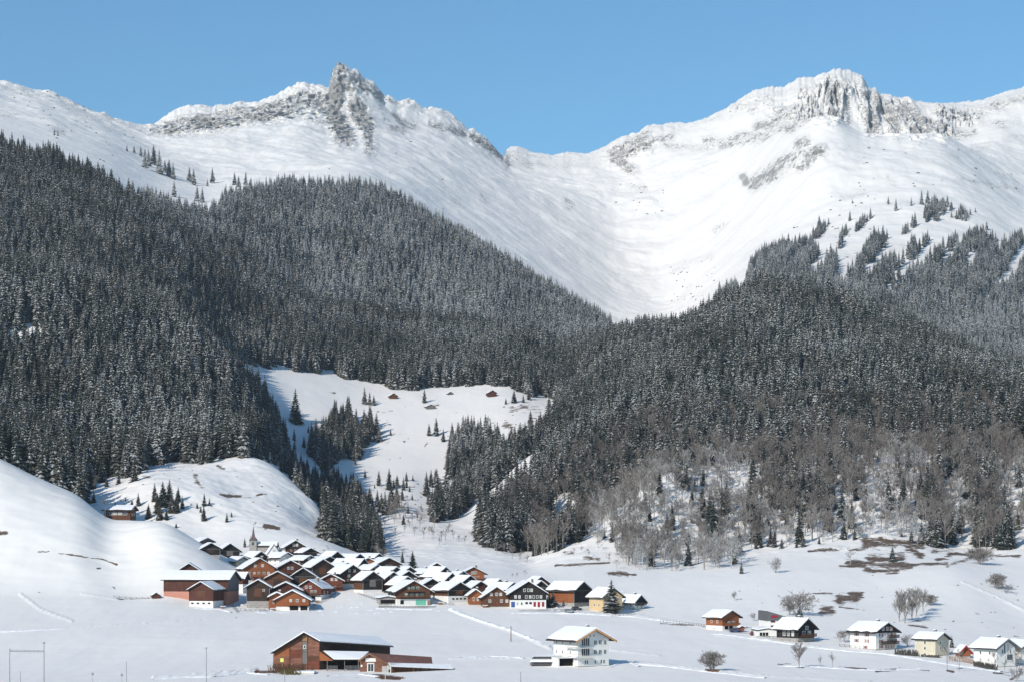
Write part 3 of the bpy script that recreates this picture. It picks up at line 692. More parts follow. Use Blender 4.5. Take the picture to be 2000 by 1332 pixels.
hgt = np.where(kind[T] == 5, rng.normal(6.0, 1.5, len(T)), hgt)
hgt = np.where((reg[T] == 8) & (cpy[T] < 480), hgt * 0.8, hgt)
hgt = np.where(reg[T] == 3, hgt * 0.8, hgt); hgt = np.where(reg[T] == 4, hgt * 0.72, hgt); hgt = np.where(reg[T] == 5, hgt * 0.8, hgt)
hgt = np.where(reg[T] == 9, hgt * rng.uniform(0.45, 0.85, len(T)), hgt); hgt = np.where(reg[T] == 2, hgt * np.where(tpy_ > 985, 0.72, 0.55), hgt)
hgt = np.clip(hgt, 3.5, 28)
tpx = cpx[T]; tpy = cpy[T]; tD = cy[T]; tX = cx[T]; tZ = cz[T]
hpx = hgt * F / tD
hor = horizon_before(tpx, tD)
sky = np.full(2600, 2000.0)
vis = np.zeros(len(T)); keepT = np.zeros(len(T), bool)
for i in range(len(T)):
    c = int(tpx[i]) + 300
    if c < 2 or c > 2597: continue
    ytop = tpy[i] - hpx[i]
    floor_ = min(tpy[i], hor[i] + 1)
    v = min(floor_, sky[c]) - ytop
    vis[i] = v
    if v > -14: keepT[i] = True
    w = max(1, int(hpx[i] * 0.11))
    seg = sky[c - w:c + w + 1]; np.minimum(seg, ytop + hpx[i] * 0.35, out=seg)
inframe = (tpx > 2) & (tpx < 1998)

# ---- one object per tree for the 300 of a kind that show largest
REGL = {1: ('snow dusted spruce in the dark forest covering the left mountainside', 'spruces of the left forest'),
        2: ('dark spruce in the steep ravine belt behind the village roofs', 'spruces of the ravine belt'),
        3: ('spruce in the left grove on the white alpine meadow', 'spruces of the left meadow grove'),
        4: ('spruce in the dense right grove on the white alpine meadow', 'spruces of the right meadow grove'),
        5: ('spruce on the narrow wooded spur beside the snow gully', 'spruces of the wooded spur'),
        6: ('snow dusted spruce in the big dark forest on the right mountainside', 'spruces of the right forest'),
        9: ('short dark spruce among leafless trees at the right forest foot', 'spruces among the leafless trees'),
        8: ('frosted spruce high on the right slope', 'spruces of the high right slope')}
def spruce_tree(x, y, z, h, label, group=None, hi=False, wide=1.0, name='spruce_tree', rnd=random):
    t = empty(name, (x, y, z - 0.3), rnd.random() * 6.28)
    tag(t, label, 'spruce', group)
    me = rnd.choice(CROWNS_HI if hi else CROWNS)
    c = link('crown', me, t, scale=(h * wide, h * wide, h)); k = link('trunk', TRUNK, t, scale=(h, h, h))
    return t
HAND_SPRUCES = 0
used = np.zeros(len(T), bool)
cand = [i for i in np.argsort(-vis) if kind[T[i]] == 0 and keepT[i] and inframe[i] and vis[i] > 0]
N_IND = 130
for i in cand[:N_IND]:
    used[i] = True
    lb, gp = REGL.get(int(reg[T[i]]), REGL[1])
    if reg[T[i]] == 1:
        if tpx[i] < 175: lb, gp = 'tall dark spruce rising behind the crest of the left hill', 'spruces behind the left hill crest'
        elif tpx[i] < 300: lb, gp = 'snow dusted spruce at the forest corner above the hillside house', 'spruces at the forest corner'
        elif tpx[i] < 440: lb, gp = 'snow dusted spruce in the forest edge on top of the white knoll', 'spruces on top of the knoll'
        else: lb, gp = 'snow dusted spruce in the forest tongue left of the stream gully', 'spruces of the forest tongue'
    if reg[T[i]] == 6:
        if tpx[i] < 1130: lb, gp = 'spruce at the lower left edge of the right forest beside the snow gully', 'spruces at the left edge of the right forest'
        elif tpx[i] < 1500: lb, gp = 'spruce in the right forest above the frosted bank', 'spruces above the frosted bank'
    spruce_tree(tX[i], tD[i], tZ[i], hgt[i], lb, gp)
cand = [i for i in np.argsort(-vis) if kind[T[i]] in (2, 3) and keepT[i] and inframe[i] and vis[i] > 0][:250]
for i in cand:
    used[i] = True
    o = link('bare_tree', random.choice(BARE if kind[T[i]] == 2 else BAREG), None, (tX[i], tD[i], tZ[i]), (0, 0, random.random() * 6.28), (hgt[i] * 1.1, hgt[i] * 1.1, hgt[i]))
    wx = tpx[i]
    lb, gp = (('thin leafless tree in the dark band left of the frosted bank', 'leafless trees left of the frosted bank') if wx < 1290 else
              ('leafless brown tree in the mixed wood above the single spruce on the slope', 'leafless trees of the middle mixed wood') if wx < 1560 else
              ('leafless brown tree in the mixed wood above the big bare brown patch', 'leafless trees above the brown patch') if wx < 1800 else
              ('leafless brown tree in the mixed wood at the far right forest foot', 'leafless trees at the far right'))
    tag(o, lb, 'tree', gp)
cand = [i for i in np.argsort(-vis) if kind[T[i]] in (4, 5) and keepT[i] and inframe[i] and vis[i] > 0][:280]
for i in cand:
    used[i] = True
    fr = kind[T[i]] == 4; lf = tpx[i] < 1500
    o = link('frosted_tree' if fr else 'frosted_bush', random.choice(FROST if fr else FBUSH), None, (tX[i], tD[i], tZ[i]), (0, 0, random.random() * 6.28), (hgt[i] * 1.05, hgt[i] * 1.05, hgt[i]))
    tag(o, ('pale frosted leafless tree ' if fr else 'low frosted bush ') + ('on the bank right of the village' if lf else 'along the forest foot above the right pasture'), 'tree' if fr else 'bush',
        ('frosted trees ' if fr else 'frosted bushes ') + ('right of the village' if lf else 'above the right pasture'))

# ---- everything smaller: one forest object per kind, scattered over its points
def forest(name, sel, meshes, label):
    ids = np.nonzero(sel)[0]
    if not len(ids): return
    kinds = bpy.data.collections.new(name + '_kinds')
    for m in meshes: kinds.objects.link(bpy.data.objects.new(name + '_kind', m))
    me = bpy.data.meshes.new(name)
    pts = np.stack([tX[ids], tD[ids], tZ[ids] - 0.4], -1).astype(np.float32)
    me.vertices.add(len(ids)); me.vertices.foreach_set('co', pts.ravel())
    h = hgt[ids]; wd = rng.uniform(0.9, 1.2, len(ids)) * (1.1 if name in ('leafless_wood', 'frosted_scrub') else 1.0)
    a = me.attributes.new('scl', 'FLOAT_VECTOR', 'POINT'); a.data.foreach_set('vector', np.stack([h * wd, h * wd, h], -1).astype(np.float32).ravel())
    a = me.attributes.new('rotz', 'FLOAT', 'POINT'); a.data.foreach_set('value', (rng.random(len(ids)) * 6.28).astype(np.float32))
    a = me.attributes.new('kind', 'INT', 'POINT'); a.data.foreach_set('value', rng.integers(0, len(meshes), len(ids)).astype(np.int32))
    me.update()
    o = link(name, me); tag(o, label, None, None, 'stuff')
    ng = bpy.data.node_groups.new(name, 'GeometryNodeTree')
    ng.interface.new_socket('Geometry', in_out='INPUT', socket_type='NodeSocketGeometry')
    ng.interface.new_socket('Geometry', in_out='OUTPUT', socket_type='NodeSocketGeometry')
    gi = ng.nodes.new('NodeGroupInput'); go = ng.nodes.new('NodeGroupOutput')
    mp = ng.nodes.new('GeometryNodeMeshToPoints'); ip = ng.nodes.new('GeometryNodeInstanceOnPoints')
    ci = ng.nodes.new('GeometryNodeCollectionInfo'); ci.inputs[0].default_value = kinds; ci.inputs['Separate Children'].default_value = True; ci.inputs['Reset Children'].default_value = True
    def na(nm, ty):
        n = ng.nodes.new('GeometryNodeInputNamedAttribute'); n.data_type = ty; n.inputs['Name'].default_value = nm; return n.outputs[0]
    cmb = ng.nodes.new('ShaderNodeCombineXYZ'); ng.links.new(na('rotz', 'FLOAT'), cmb.inputs['Z'])
    ng.links.new(gi.outputs[0], ip.inputs['Points'])
    ng.links.new(ci.outputs[0], ip.inputs['Instance']); ip.inputs['Pick Instance'].default_value = True
    ng.links.new(na('kind', 'INT'), ip.inputs['Instance Index'])
    ng.links.new(cmb.outputs[0], ip.inputs['Rotation'])
    ng.links.new(na('scl', 'FLOAT_VECTOR'), ip.inputs['Scale'])
    ng.links.new(ip.outputs[0], go.inputs[0])
    md = o.modifiers.new('scatter', 'NODES'); md.node_group = ng
    return o
WS = [whole_spruce('spruce', c, TRUNK) for c in CROWNS]
WSH = [whole_spruce('spruce', c, TRUNK) for c in CROWNS_HI]
rest = keepT & ~used
kk = kind[T]
forest('spruce_forest', rest & (kk == 0), WS, 'dark snow dusted spruce forest on the lower mountainsides')
forest('high_spruce_forest', rest & (kk == 1), WSH, 'paler frosted spruce forest up to the tree line')
forest('leafless_wood', rest & ((kk == 2) | (kk == 3)), BARE + BAREG, 'brown leafless wood at the foot of the right mountain')
forest('frosted_scrub', rest & ((kk == 4) | (kk == 5)), FROST + FBUSH, 'pale frosted scrub at the foot of the right mountain')
print('trees', len(T), 'kept', int(keepT.sum()), 'kinds', [int((kk[rest] == q).sum()) for q in range(6)])
# ---------------------------------------------------------------- building materials
def wood_mat(name, col, var=0.35, vertical=False):
    m, nt, b = newmat(name)
    tc = N(nt, 'ShaderNodeTexCoord'); oi = N(nt, 'ShaderNodeObjectInfo')
    sc = (2.2, 2.2, 0.25) if vertical else (0.3, 0.3, 2.6)
    n = noise(nt, vscale(nt, tc.outputs['Object'], sc), 1.0, 5, 0.7)
    n2 = noise(nt, tc.outputs['Object'], 0.35, 3, 0.6)
    f = math_(nt, 'ADD', math_(nt, 'MULTIPLY', n, 0.65), math_(nt, 'MULTIPLY', n2, 0.35))
    lo = tuple(c * (1 - var) for c in col); hi = tuple(min(1, c * (1 + var)) for c in col)
    c = mix(nt, ramp(nt, f, 0.32, 0.68), lo, hi)
    nt.links.new(c, b.inputs['Base Color']); b.inputs['Roughness'].default_value = 0.8
    b.inputs['Specular IOR Level'].default_value = 0.2
    return m
W_ = {'black': wood_mat('wood_weathered_black', (0.026, 0.022, 0.021), 0.5, True),
      'dark': wood_mat('wood_dark_brown', (0.050, 0.032, 0.025), 0.45),
      'brown': wood_mat('wood_brown', (0.115, 0.052, 0.030), 0.4),
      'darkred': wood_mat('wood_dark_red_brown', (0.090, 0.036, 0.027), 0.45, True),
      'red': wood_mat('wood_red_brown', (0.155, 0.050, 0.031), 0.35),
      'orange': wood_mat('wood_orange_larch', (0.27, 0.095, 0.040), 0.3),
      'tan': wood_mat('wood_tan', (0.30, 0.17, 0.09), 0.3),
      'grey': wood_mat('wood_grey', (0.16, 0.15, 0.14), 0.3, True),
      'redboard': wood_mat('wood_faded_red_boards', (0.205, 0.095, 0.064), 0.55),
      'pink': plain('faded_brick_base', (0.48, 0.23, 0.17), 0.9, 0.15, 2.0),
      'white': plain('white_render', (0.76, 0.745, 0.71), 0.9, 0.05, 0.5),
      'cream': plain('cream_render', (0.60, 0.54, 0.42), 0.9, 0.08, 0.5),
      'yellow': plain('yellow_render', (0.62, 0.46, 0.26), 0.9, 0.08, 0.5),
      'stone': plain('grey_stone_base', (0.33, 0.31, 0.29), 0.9, 0.35, 1.5),
      'slate': plain('grey_slate_cladding', (0.12, 0.12, 0.125), 0.7, 0.25, 2.0),
      'concrete': plain('pale_concrete', (0.55, 0.54, 0.50), 0.9, 0.1, 0.5)}
def snow_mat():
    m, nt, b = newmat('roof_snow')
    geo = N(nt, 'ShaderNodeNewGeometry')
    n = noise(nt, geo.outputs['Position'], 0.5, 4, 0.6)
    nt.links.new(mix(nt, ramp(nt, n, 0.3, 0.7), (0.82, 0.83, 0.85), (0.87, 0.875, 0.88)), b.inputs['Base Color'])
    b.inputs['Roughness'].default_value = 0.7; b.inputs['Specular IOR Level'].default_value = 0.2
    bump(nt, b, noise(nt, geo.outputs['Position'], 0.9, 3, 0.6), 0.25, 0.6)
    return m
M_SNOW = snow_mat()
M_ROOF = plain('dark_roof_board', (0.05, 0.042, 0.038), 0.8, 0.3)
M_ROOFR = plain('rusty_brown_roof', (0.19, 0.095, 0.075), 0.8, 0.25)
M_VERGE = plain('orange_roof_soffit', (0.52, 0.27, 0.13), 0.7, 0.1)
M_FRAME = plain('white_window_frame', (0.72, 0.71, 0.68), 0.6, 0.05)
M_GREEN = plain('green_shutter', (0.035, 0.16, 0.10), 0.6, 0.15)
M_MINT = plain('mint_green_garage_door', (0.16, 0.48, 0.36), 0.6, 0.1)
M_REDP = plain('dark_red_paint', (0.28, 0.025, 0.035), 0.6, 0.15)
M_BLUEP = plain('blue_paint', (0.05, 0.10, 0.30), 0.6, 0.15)
M_METAL = plain('grey_galvanised_metal', (0.26, 0.26, 0.26), 0.5, 0.15, 1.0, 0.5, 0.4)
M_CHIM = plain('chimney_masonry', (0.20, 0.17, 0.15), 0.9, 0.2)
M_HOLE = plain('dark_interior', (0.012, 0.011, 0.011), 0.9, 0.2)  # near-black colour paints the shade inside openings; wheels use it too
gm, nt, b = newmat('window_glass'); b.inputs['Base Color'].default_value = (0.035, 0.045, 0.055, 1); b.inputs['Roughness'].default_value = 0.12; b.inputs['Specular IOR Level'].default_value = 0.7
M_GLASS = gm
gm, nt, b = newmat('curtained_window_glass'); b.inputs['Base Color'].default_value = (0.42, 0.41, 0.38, 1); b.inputs['Roughness'].default_value = 0.25
M_CURT = gm
SHUT = {'green': M_GREEN, 'red': M_REDP}

_wc = {}
def win_meshes(w, h, fr, pane):
    k = (round(w, 2), round(h, 2), fr, pane.name)
    if k not in _wc:
        b = MB(); t = fr
        b.box(-w/2, -0.07, 0, w/2, 0.0, t); b.box(-w/2, -0.07, h - t, w/2, 0.0, h)
        b.box(-w/2, -0.07, t, -w/2 + t, 0.0, h - t); b.box(w/2 - t, -0.07, t, w/2, 0.0, h - t)
        if w > 1.0: b.box(-t/2, -0.06, t, t/2, 0.0, h - t)
        f = b.mesh('window', M_FRAME)
        p = MB(); p.box(-w/2 + t, -0.03, t, w/2 - t, -0.01, h - t)
        s = MB(); s.box(-w/2 - 0.42, -0.06, 0, -w/2 - 0.02, -0.005, h)
        s2 = MB(); s2.box(w/2 + 0.02, -0.06, 0, w/2 + 0.42, -0.005, h)
        _wc[k] = (f, p.mesh('pane', pane), s, s2)
    return _wc[k]
def window(root, x, y, z, w, h, rz=0.0, shut=None, pane=None, fr=0.13):
    """window on a wall plane; (x, y) wall point in the house's frame, rz turns its outward side"""
    pane = pane or (M_CURT if random.random() < 0.4 else M_GLASS)
    f, p, s, s2 = win_meshes(w, h, fr, pane)
    o = link('window', f, root, (x, y, z), (0, 0, rz)); link('pane', p, o)
    if shut:
        for q, k in ((s, 's1'), (s2, 's2')):
            kk_ = (round(w, 2), round(h, 2), shut, k)
            if kk_ not in _wc: _wc[kk_] = q.mesh('shutter', SHUT[shut])
            link('shutter', _wc[kk_], o)
    return o

def snow_slab(p0, p1, y0, y1, th, seed):
    """snow lying on one roof slope, from eave p0 to ridge p1 (x, z), uneven edge"""
    rnd = random.Random(seed); b = MB(); n = 6; slid = rnd.choice([0, 0, 0, 0.06, 0.12])
    ys = [y0 + (y1 - y0) * i / n for i in range(n + 1)]
    rows = []
    for i, y in enumerate(ys):
        th_ = th * rnd.uniform(0.75, 1.15); cut = rnd.uniform(0.0, 0.05) + slid * rnd.uniform(0.5, 1.4)
        ex = p0[0] + (p1[0] - p0[0]) * cut; ez = p0[1] + (p1[1] - p0[1]) * cut
        mx = (p0[0] + p1[0]) / 2; mz = (p0[1] + p1[1]) / 2
        rows.append([(ex, y, ez), (p1[0], y, p1[1]), (p1[0], y, p1[1] + th_ * 0.85), (mx, y, mz + th_ * 1.1), (ex + (p1[0] - p0[0]) * 0.02, y, ez + th_ * 0.8)])
    s = len(rows[0])
    for i in range(n):
        for j in range(s):
            k = (j + 1) % s
            b.poly([rows[i][j], rows[i + 1][j], rows[i + 1][k], rows[i][k]])
    b.poly(rows[0]); b.poly(list(reversed(rows[-1])))
    return b

def house(label, ax, ay, ey, by, g, d=0, wood='dark', cx=None, base=None, basepx=0, ratio=1.15, rows=None, side=None, sidewood=None,
          shut=None, balcony=0, chim=0, snow=0.38, name='chalet', cat='house', group='timber houses of the mountain village', D=None, ov=1.2, ovf=1.0,
          doors=None, verge=None, gwood=None, roofm=None, panef=None, win=(1.1, 1.25), thin=0.0):
    cx = ax if cx is None else cx
    D = D or depth_at(cx, by, 600, 3600)
    s = D / F; th = math.atan2(d, ratio * g) if d else 0.0
    Wd = g * s / math.cos(th); Ln = abs(d) * s / abs(math.sin(th)) if d else Wd * ratio
    zb = float(ground(cx, D)[0]); zb_px = (HY - by) * s
    root = empty(name, ((cx - 1000) * s, D, zb_px), th)
    tag(root, label, cat, group)
    H = (by - ay) * s; he = (by - ey) * s; hb = basepx * s
    rise = max(0.5, H - he); slope = rise / (Wd / 2)
    he = H - rise
    bw = W_[base] if base else W_['stone']
    hbb = max(hb, 0.25)
    sink = 3.0
    b = MB(); b.box(-Wd/2 + 0.06, 0.06, -sink, Wd/2 - 0.06, Ln - 0.06, hbb); b.build('foundation', bw, root)
    b = MB(); b.prism([(-Wd/2, hbb), (Wd/2, hbb), (Wd/2, he), (0, H), (-Wd/2, he)], 0, Ln)
    me = b.mesh('wall', W_[wood], W_[sidewood or wood]); mi = [0, 0, 1, 1, 1, 1, 1]; me.polygons.foreach_set('material_index', mi[:len(me.polygons)])
    link('wall', me, root)
    if gwood:   # boarded gable triangle, proud of the wall
        b = MB(); b.prism([(-Wd/2 - 0.02, he - 0.5), (Wd/2 + 0.02, he - 0.5), (Wd/2 + 0.02, he), (0, H), (-Wd/2 - 0.02, he)], -0.22, 0.0); b.build('gable_boarding', W_[gwood], root)
    hr_ = random.Random(int(ax * 13 + ay))
    if rows is None and cat == 'house':
        rows = [((he / s) * .55, [-.45, 0, .45] if g > 30 else [-.35, .35]), ((he / s) + (H - he) / s * .35, [-.15, .15])]
    if cat == 'barn' and g > 20:
        b = MB(); dw = .16 * Wd; b.box(-dw, -.07, hbb + .3 * (he - hbb), dw, -.003, hbb + .85 * (he - hbb) + .4); b.build('hay_door', W_[hr_.choice(['grey', 'brown', 'dark'])], root)
        for u in (-1, 1):
            b = MB(); b.box(u * Wd/2 - .14, -.09, hbb, u * Wd/2 + .14, .2, he - .05); b.build('corner_post', W_['grey' if wood in ('black', 'dark') else 'dark'], root)
        b = MB(); b.box(-Wd/2 + .15, -.08, he - .25, Wd/2 - .15, -.004, he - .03); b.build('tie_beam', W_['grey' if wood == 'black' else 'dark'], root)
    if cat == 'house' and not chim and g > 20 and hr_.random() < .7: chim = 1
    if cat == 'house' and g > 34 and not balcony and name == 'chalet' and wood in ('dark', 'brown', 'red', 'darkred') and hr_.random() < .6: balcony = [((he / s) * .42, -.9, .9)]
    if side is None and cat == 'house' and abs(d) > 12: side = [((he / s) * .6, [.3, .65])]
    # roof boards
    rm = roofm or M_ROOF; t = 0.32; xo = Wd/2 + ov; zo = H - slope * xo
    b = MB()
    for sg in (-1, 1):
        b.prism([(0, H + 0.02), (sg * xo, zo + 0.02), (sg * xo, zo + t), (0, H + t)][::sg], -ovf, Ln + ovf)
    rf = b.build('roof', rm, root)
    if verge:
        b = MB()
        for sg in (-1, 1):
            b.prism([(0, H - 0.28), (sg * xo, zo - 0.28), (sg * xo, zo + t + 0.05), (0, H + t + 0.05)][::sg], -ovf - 0.14, -ovf - 0.02)
        b.build('verge_board', verge, rf)
    if snow:
        for sg in (-1, 1):
            q = snow_slab((sg * (xo + 0.12), zo + t + 0.01), (0, H + t + 0.01), -ovf - 0.1, Ln + ovf + 0.1, snow, int(ax * 7 + sg))
            q.build('roof_snow', M_SNOW, root)
    if chim:
        px_, pyy = 0.18 * Wd, Ln * 0.45
        b = MB(); b.box(px_ - 0.4, pyy - 0.4, H - slope * px_ - 0.3, px_ + 0.4, pyy + 0.4, H + 1.1); c = b.build('chimney', M_CHIM, rf)
        b = MB(); b.box(px_ - 0.5, pyy - 0.5, H + 1.103, px_ + 0.5, pyy + 0.5, H + 1.35); b.build('chimney_snow', M_SNOW, c)
    ww, wh = win
    # windows: rows = [(height above base in px, [positions across the gable -1..1], (w, h) or None)]
    for r in (rows or []):
        z = r[0] * s - wh / 2; wz = r[2] if len(r) > 2 and r[2] else (ww, wh)
        for u in r[1]:
            window(root, u * Wd / 2, -0.23 if (gwood and z + wz[1] > he - 0.5) else -0.005, z, wz[0], wz[1], 0.0, shut, panef)
    sd = 1 if d >= 0 else -1
    for r in (side or []):
        z = r[0] * s - wh / 2; wz = r[2] if len(r) > 2 and r[2] else (ww, wh)
        for u in r[1]:
            window(root, -sd * (Wd / 2 + 0.005), u * Ln, z, wz[0], wz[1], -sd * math.pi / 2, shut, panef)
    for bz, u0, u1 in (balcony or []):
        z = bz * s
        b = MB(); b.box(u0 * Wd/2, -1.3, z - 0.15, u1 * Wd/2, -0.01, z)
        bo = b.build('balcony', W_['brown'] if wood not in ('white', 'orange') else W_['dark' if wood == 'white' else 'orange'], root)
        b = MB(); b.box(u0 * Wd/2, -1.3, z + 0.85, u1 * Wd/2, -1.2, z + 0.98)
        n = max(3, int((u1 - u0) * Wd / 2 / 0.28))
        for i in range(n + 1):
            x = u0 * Wd/2 + (u1 - u0) * Wd/2 * i / n; b.box(x - 0.09, -1.27, z + 0.003, x + 0.09, -1.22, z + 0.847)
        b.build('railing', W_['dark'] if wood in ('white',) else W_['orange' if wood == 'orange' else 'brown'], bo)
    for dd in (doors or []):     # (u, w, h, material, z px)
        u, w, h, mt = dd[:4]; z = dd[4] * s if len(dd) > 4 else 0.05
        b = MB(); b.box(u * Wd/2 - w/2, -0.06 if hb > 0 else -0.05, z, u * Wd/2 + w/2, 0.05, z + h); b.build('door' if h > 1.3 else 'hatch', mt, root)  # M_HOLE panels paint the shade of open holes, not door leaves
    root['_wl'] = 0
    del root['_wl']
    return root, Wd, Ln, s, he, H

G3 = [-.55, 0, .55]; G2 = [-.4, .4]; G4 = [-.66, -.25, .25, .66]
DR = lambda *u: [(x, 1.0, 0.6, M_HOLE, 6) for x in u]
# ------------------------------------------------ village, front rows first
house('small red brown barn with white plaster base and four dark hatches, left front', 395,1137,1151,1185,48,-13,'darkred',cx=393,base='white',basepx=12,doors=DR(-.75,-.28,.2,.66),name='small_barn',cat='barn',group='barns of the mountain village')
house('long brown barn with brick red base, leftmost and largest roof of the village', 456,1116,1131,1168,13,129,'slate',cx=456,base='pink',basepx=14,ratio=2.0,D=863.0,sidewood='darkred',name='long_barn',cat='barn',group='barns of the mountain village',ov=.9)
house('dark red barn whose gable peeks over the longest barn roof', 369,1101,1117,1140,48,5,'darkred',name='barn',cat='barn',group='barns of the mountain village',rows=[(25,[-.05],(.8,.8))])
house('low shed with snow roof joined to the right end of the longest barn', 479,1119,1130,1157,8,24,'darkred',cx=480,base='white',basepx=17,sidewood='darkred',name='shed',cat='shed',group='barns of the mountain village',ov=.5)
house('tall weathered brown barn with open timber front and grey stone base', 504,1133,1146,1187,44,4,'dark',base='stone',basepx=14,name='barn',cat='barn',group='barns of the mountain village',rows=[(36,[.5],(.9,.9))])
house('small bright orange gabled porch house at the very front of the village', 541,1158,1166,1190,31,5,'orange',rows=[(15,[-.4,0,.4],(.8,1.7))],snow=.5)
house('orange front chalet with a long balcony above dark garage openings', 571,1154,1171,1192,64,4,'orange',rows=[(20,[-.1,.3,.7],(1.1,1.2))],balcony=[(11,-.35,.95)],doors=[(.1,3.4,1.8,M_HOLE,1),(.7,2.8,1.8,M_HOLE,1)],base='white',basepx=8,snow=.55,ov=1.4)
house('red brown house with four small windows tucked behind the orange front chalet', 558,1138,1154,1178,64,6,'darkred',rows=[(17,[-.55,-.15,.3,.62],None)],snow=.55)
house('orange red chalet with white plaster base beside the open field edge', 603,1133,1148,1170,48,-14,'red',cx=604,base='white',basepx=9,rows=[(24,[-.25,.1],None),(15,[.2,.5],None)],doors=[(-.3,1.2,1.2,M_HOLE,1),(.35,1.6,1.2,M_HOLE,1)])
house('plain brown barn gable in the second row left of the black barn', 542,1117,1130,1160,50,5,'brown',name='barn',cat='barn',group='barns of the mountain village',doors=[(.05,1.6,2.4,W_['tan'],10)])
house('black weathered barn with full snow roof between two red houses', 592,1110,1125,1155,46,4,'black',name='barn',cat='barn',group='barns of the mountain village')
house('square red house with small windows at the upper edge of the open field', 646,1122,1134,1155,46,4,'red',rows=[(24,[.1,.45],None),(9,[-.3,.35],None)])
house('large orange chalet with balcony and two window rows behind the brown barn', 507,1091,1109,1136,56,21,'orange',rows=[(32,[-.3,.2],None),(17,[-.7,-.35,-.05,.3,.6],None),(6,[-.5,0],None)],balcony=[(11,-.9,.3)],side=[(20,[.25,.6],None)],chim=1)
house('dark red house with two pale windows right of the large orange chalet', 567,1095,1108,1128,46,14,'darkred',rows=[(19,[-.15,.15],None)])
house('dark barn with open timber gable under the middle of the upper roofs', 630,1093,1106,1128,38,22,'dark',name='barn',cat='barn',group='barns of the mountain village')
house('dark brown house with white framed windows and white base above the field', 687,1104,1119,1147,41,28,'dark',cx=688,base='white',basepx=8,rows=[(33,[-.25,.2],None),(23,[-.3,.5],None),(14,[-.35,.2],None)])
house('black gabled barn half hidden by the foot of the left hill', 449,1062,1075,1090,36,14,'black',name='barn',cat='barn',group='barns of the mountain village',chim=0)
house('dark barn behind the left hill shoulder with only its gable tip showing', 412,1061,1071,1084,34,12,'black',name='barn',cat='barn',group='barns of the mountain village')
house('farthest left grey roof just above the left hill shoulder', 404,1051,1057,1066,22,18,'slate',name='barn',cat='barn',group='barns of the mountain village')
house('dark brown house right of the church with a white side wall', 577,1056,1068,1084,38,12,'dark',sidewood='white')
house('small black gable at the upper right end of the church row', 606,1071,1078,1090,24,16,'black',name='barn',cat='barn',group='barns of the mountain village')
house('little dark barn left of the white chapel', 508,1078,1087,1100,22,22,'black',name='barn',cat='barn',group='barns of the mountain village')
house('dark barn gable at the upper right edge below the ravine trees', 657,1078,1088,1100,22,20,'black',name='barn',cat='barn',group='barns of the mountain village')
house('narrow dark gable just behind the open timber barn', 642,1088,1095,1108,24,26,'dark',name='barn',cat='barn',group='barns of the mountain village')
house('flat looking snow roof with a black right end above the white framed house', 708,1092,1104,1120,17,50,'black',name='barn',cat='barn',group='barns of the mountain village',ratio=1.6,snow=.3)
house('small dark gable end on the topmost village row below the ravine trees', 700,1083,1090,1102,15,33,'black',name='barn',cat='barn',group='barns of the mountain village',ratio=1.5)
house('topmost right snow roof below the dark ravine trees', 738,1082,1088,1101,13,34,'dark',name='barn',cat='barn',group='barns of the mountain village',ratio=1.5)
house('small orange house with a lit gable on the upper right row', 719,1090,1097,1109,24,5,'orange',rows=[(8,[0],None)])
house('grey brown barn gable left of the pair of dark spruces', 759,1090,1101,1114,42,22,'dark',name='barn',cat='barn',group='barns of the mountain village',sidewood='red')
house('black barn with a brown side wall at the top of the central snow field', 728,1117,1131,1157,36,22,'black',cx=728,base='white',basepx=6,sidewood='brown',name='barn',cat='barn',group='barns of the mountain village')
house('dark house with an orange side wall in the middle of the village', 767,1118,1131,1153,32,20,'darkred',sidewood='orange')
house('dark roof end above the house with the orange side wall', 772,1108,1117,1130,20,28,'dark',name='barn',cat='barn',group='barns of the mountain village')
house('dark house with two pale windows behind the green shuttered chalet', 795,1127,1140,1160,34,22,'dark',rows=[(18,[-.3,.15],None)])
house('black gable stacked third behind the green shuttered chalet', 797,1116,1127,1142,32,16,'black',name='barn',cat='barn',group='barns of the mountain village')
house('black gable stacked farthest behind the green shuttered chalet', 800,1108,1118,1132,26,14,'black',name='barn',cat='barn',group='barns of the mountain village')
gc = house('wide brown chalet with green shutters, long balcony and mint garage door', 808,1135,1154,1182,64,22,'brown',base='white',basepx=13,rows=[(34,[-.3,-.05,.25],(1.0,1.2)),(21,[-.45,-.1,.2,.5],(1.1,1.2))],shut='green',balcony=[(16.5,-.95,.98),(28,-.45,.45)],doors=[(.42,4.2,2.1,M_MINT,1),(-.7,1.4,1.6,M_HOLE,3),(.9,1.0,1.8,W_['tan'],1)],side=[(20,[.3,.7],None)],ov=1.6)
house('black barn with a white base and row of dark hatches beside the village road', 899,1138,1152,1176,42,33,'black',cx=897,base='white',basepx=13,sidewood='brown',doors=DR(-.55,-.2,.15,.5),name='barn',cat='barn',group='barns of the mountain village')
house('black gable with snow roof just left of the white based black barn', 844,1131,1142,1162,36,12,'black',name='barn',cat='barn',group='barns of the mountain village')
house('black barn with a dark red side under the upper right roofs', 869,1108,1124,1138,34,28,'black',sidewood='darkred',name='barn',cat='barn',group='barns of the mountain village')
house('small dark red gable tip above the upper right snow roofs', 853,1100,1108,1122,26,4,'darkred',name='barn',cat='barn',group='barns of the mountain village')
house('black house with two pale windows above the white based black barn', 881,1120,1133,1148,26,24,'black',rows=[(17,[-.1,.3],None)])
house('black gabled house with one round window right of the village centre', 917,1125,1139,1154,34,26,'black',rows=[(19,[0],None)])
house('orange topmost chalet standing alone above the black roofs', 925,1108,1119,1134,42,6,'orange',rows=[(16,[-.1,.15],None),(7,[-.4,.1,.4],None)],balcony=[(5,-.8,.8)],snow=.2,ov=1.6)
house('dark red gable behind the brown twelve windowed house', 938,1136,1148,1164,34,16,'darkred',name='barn',cat='barn',group='barns of the mountain village')
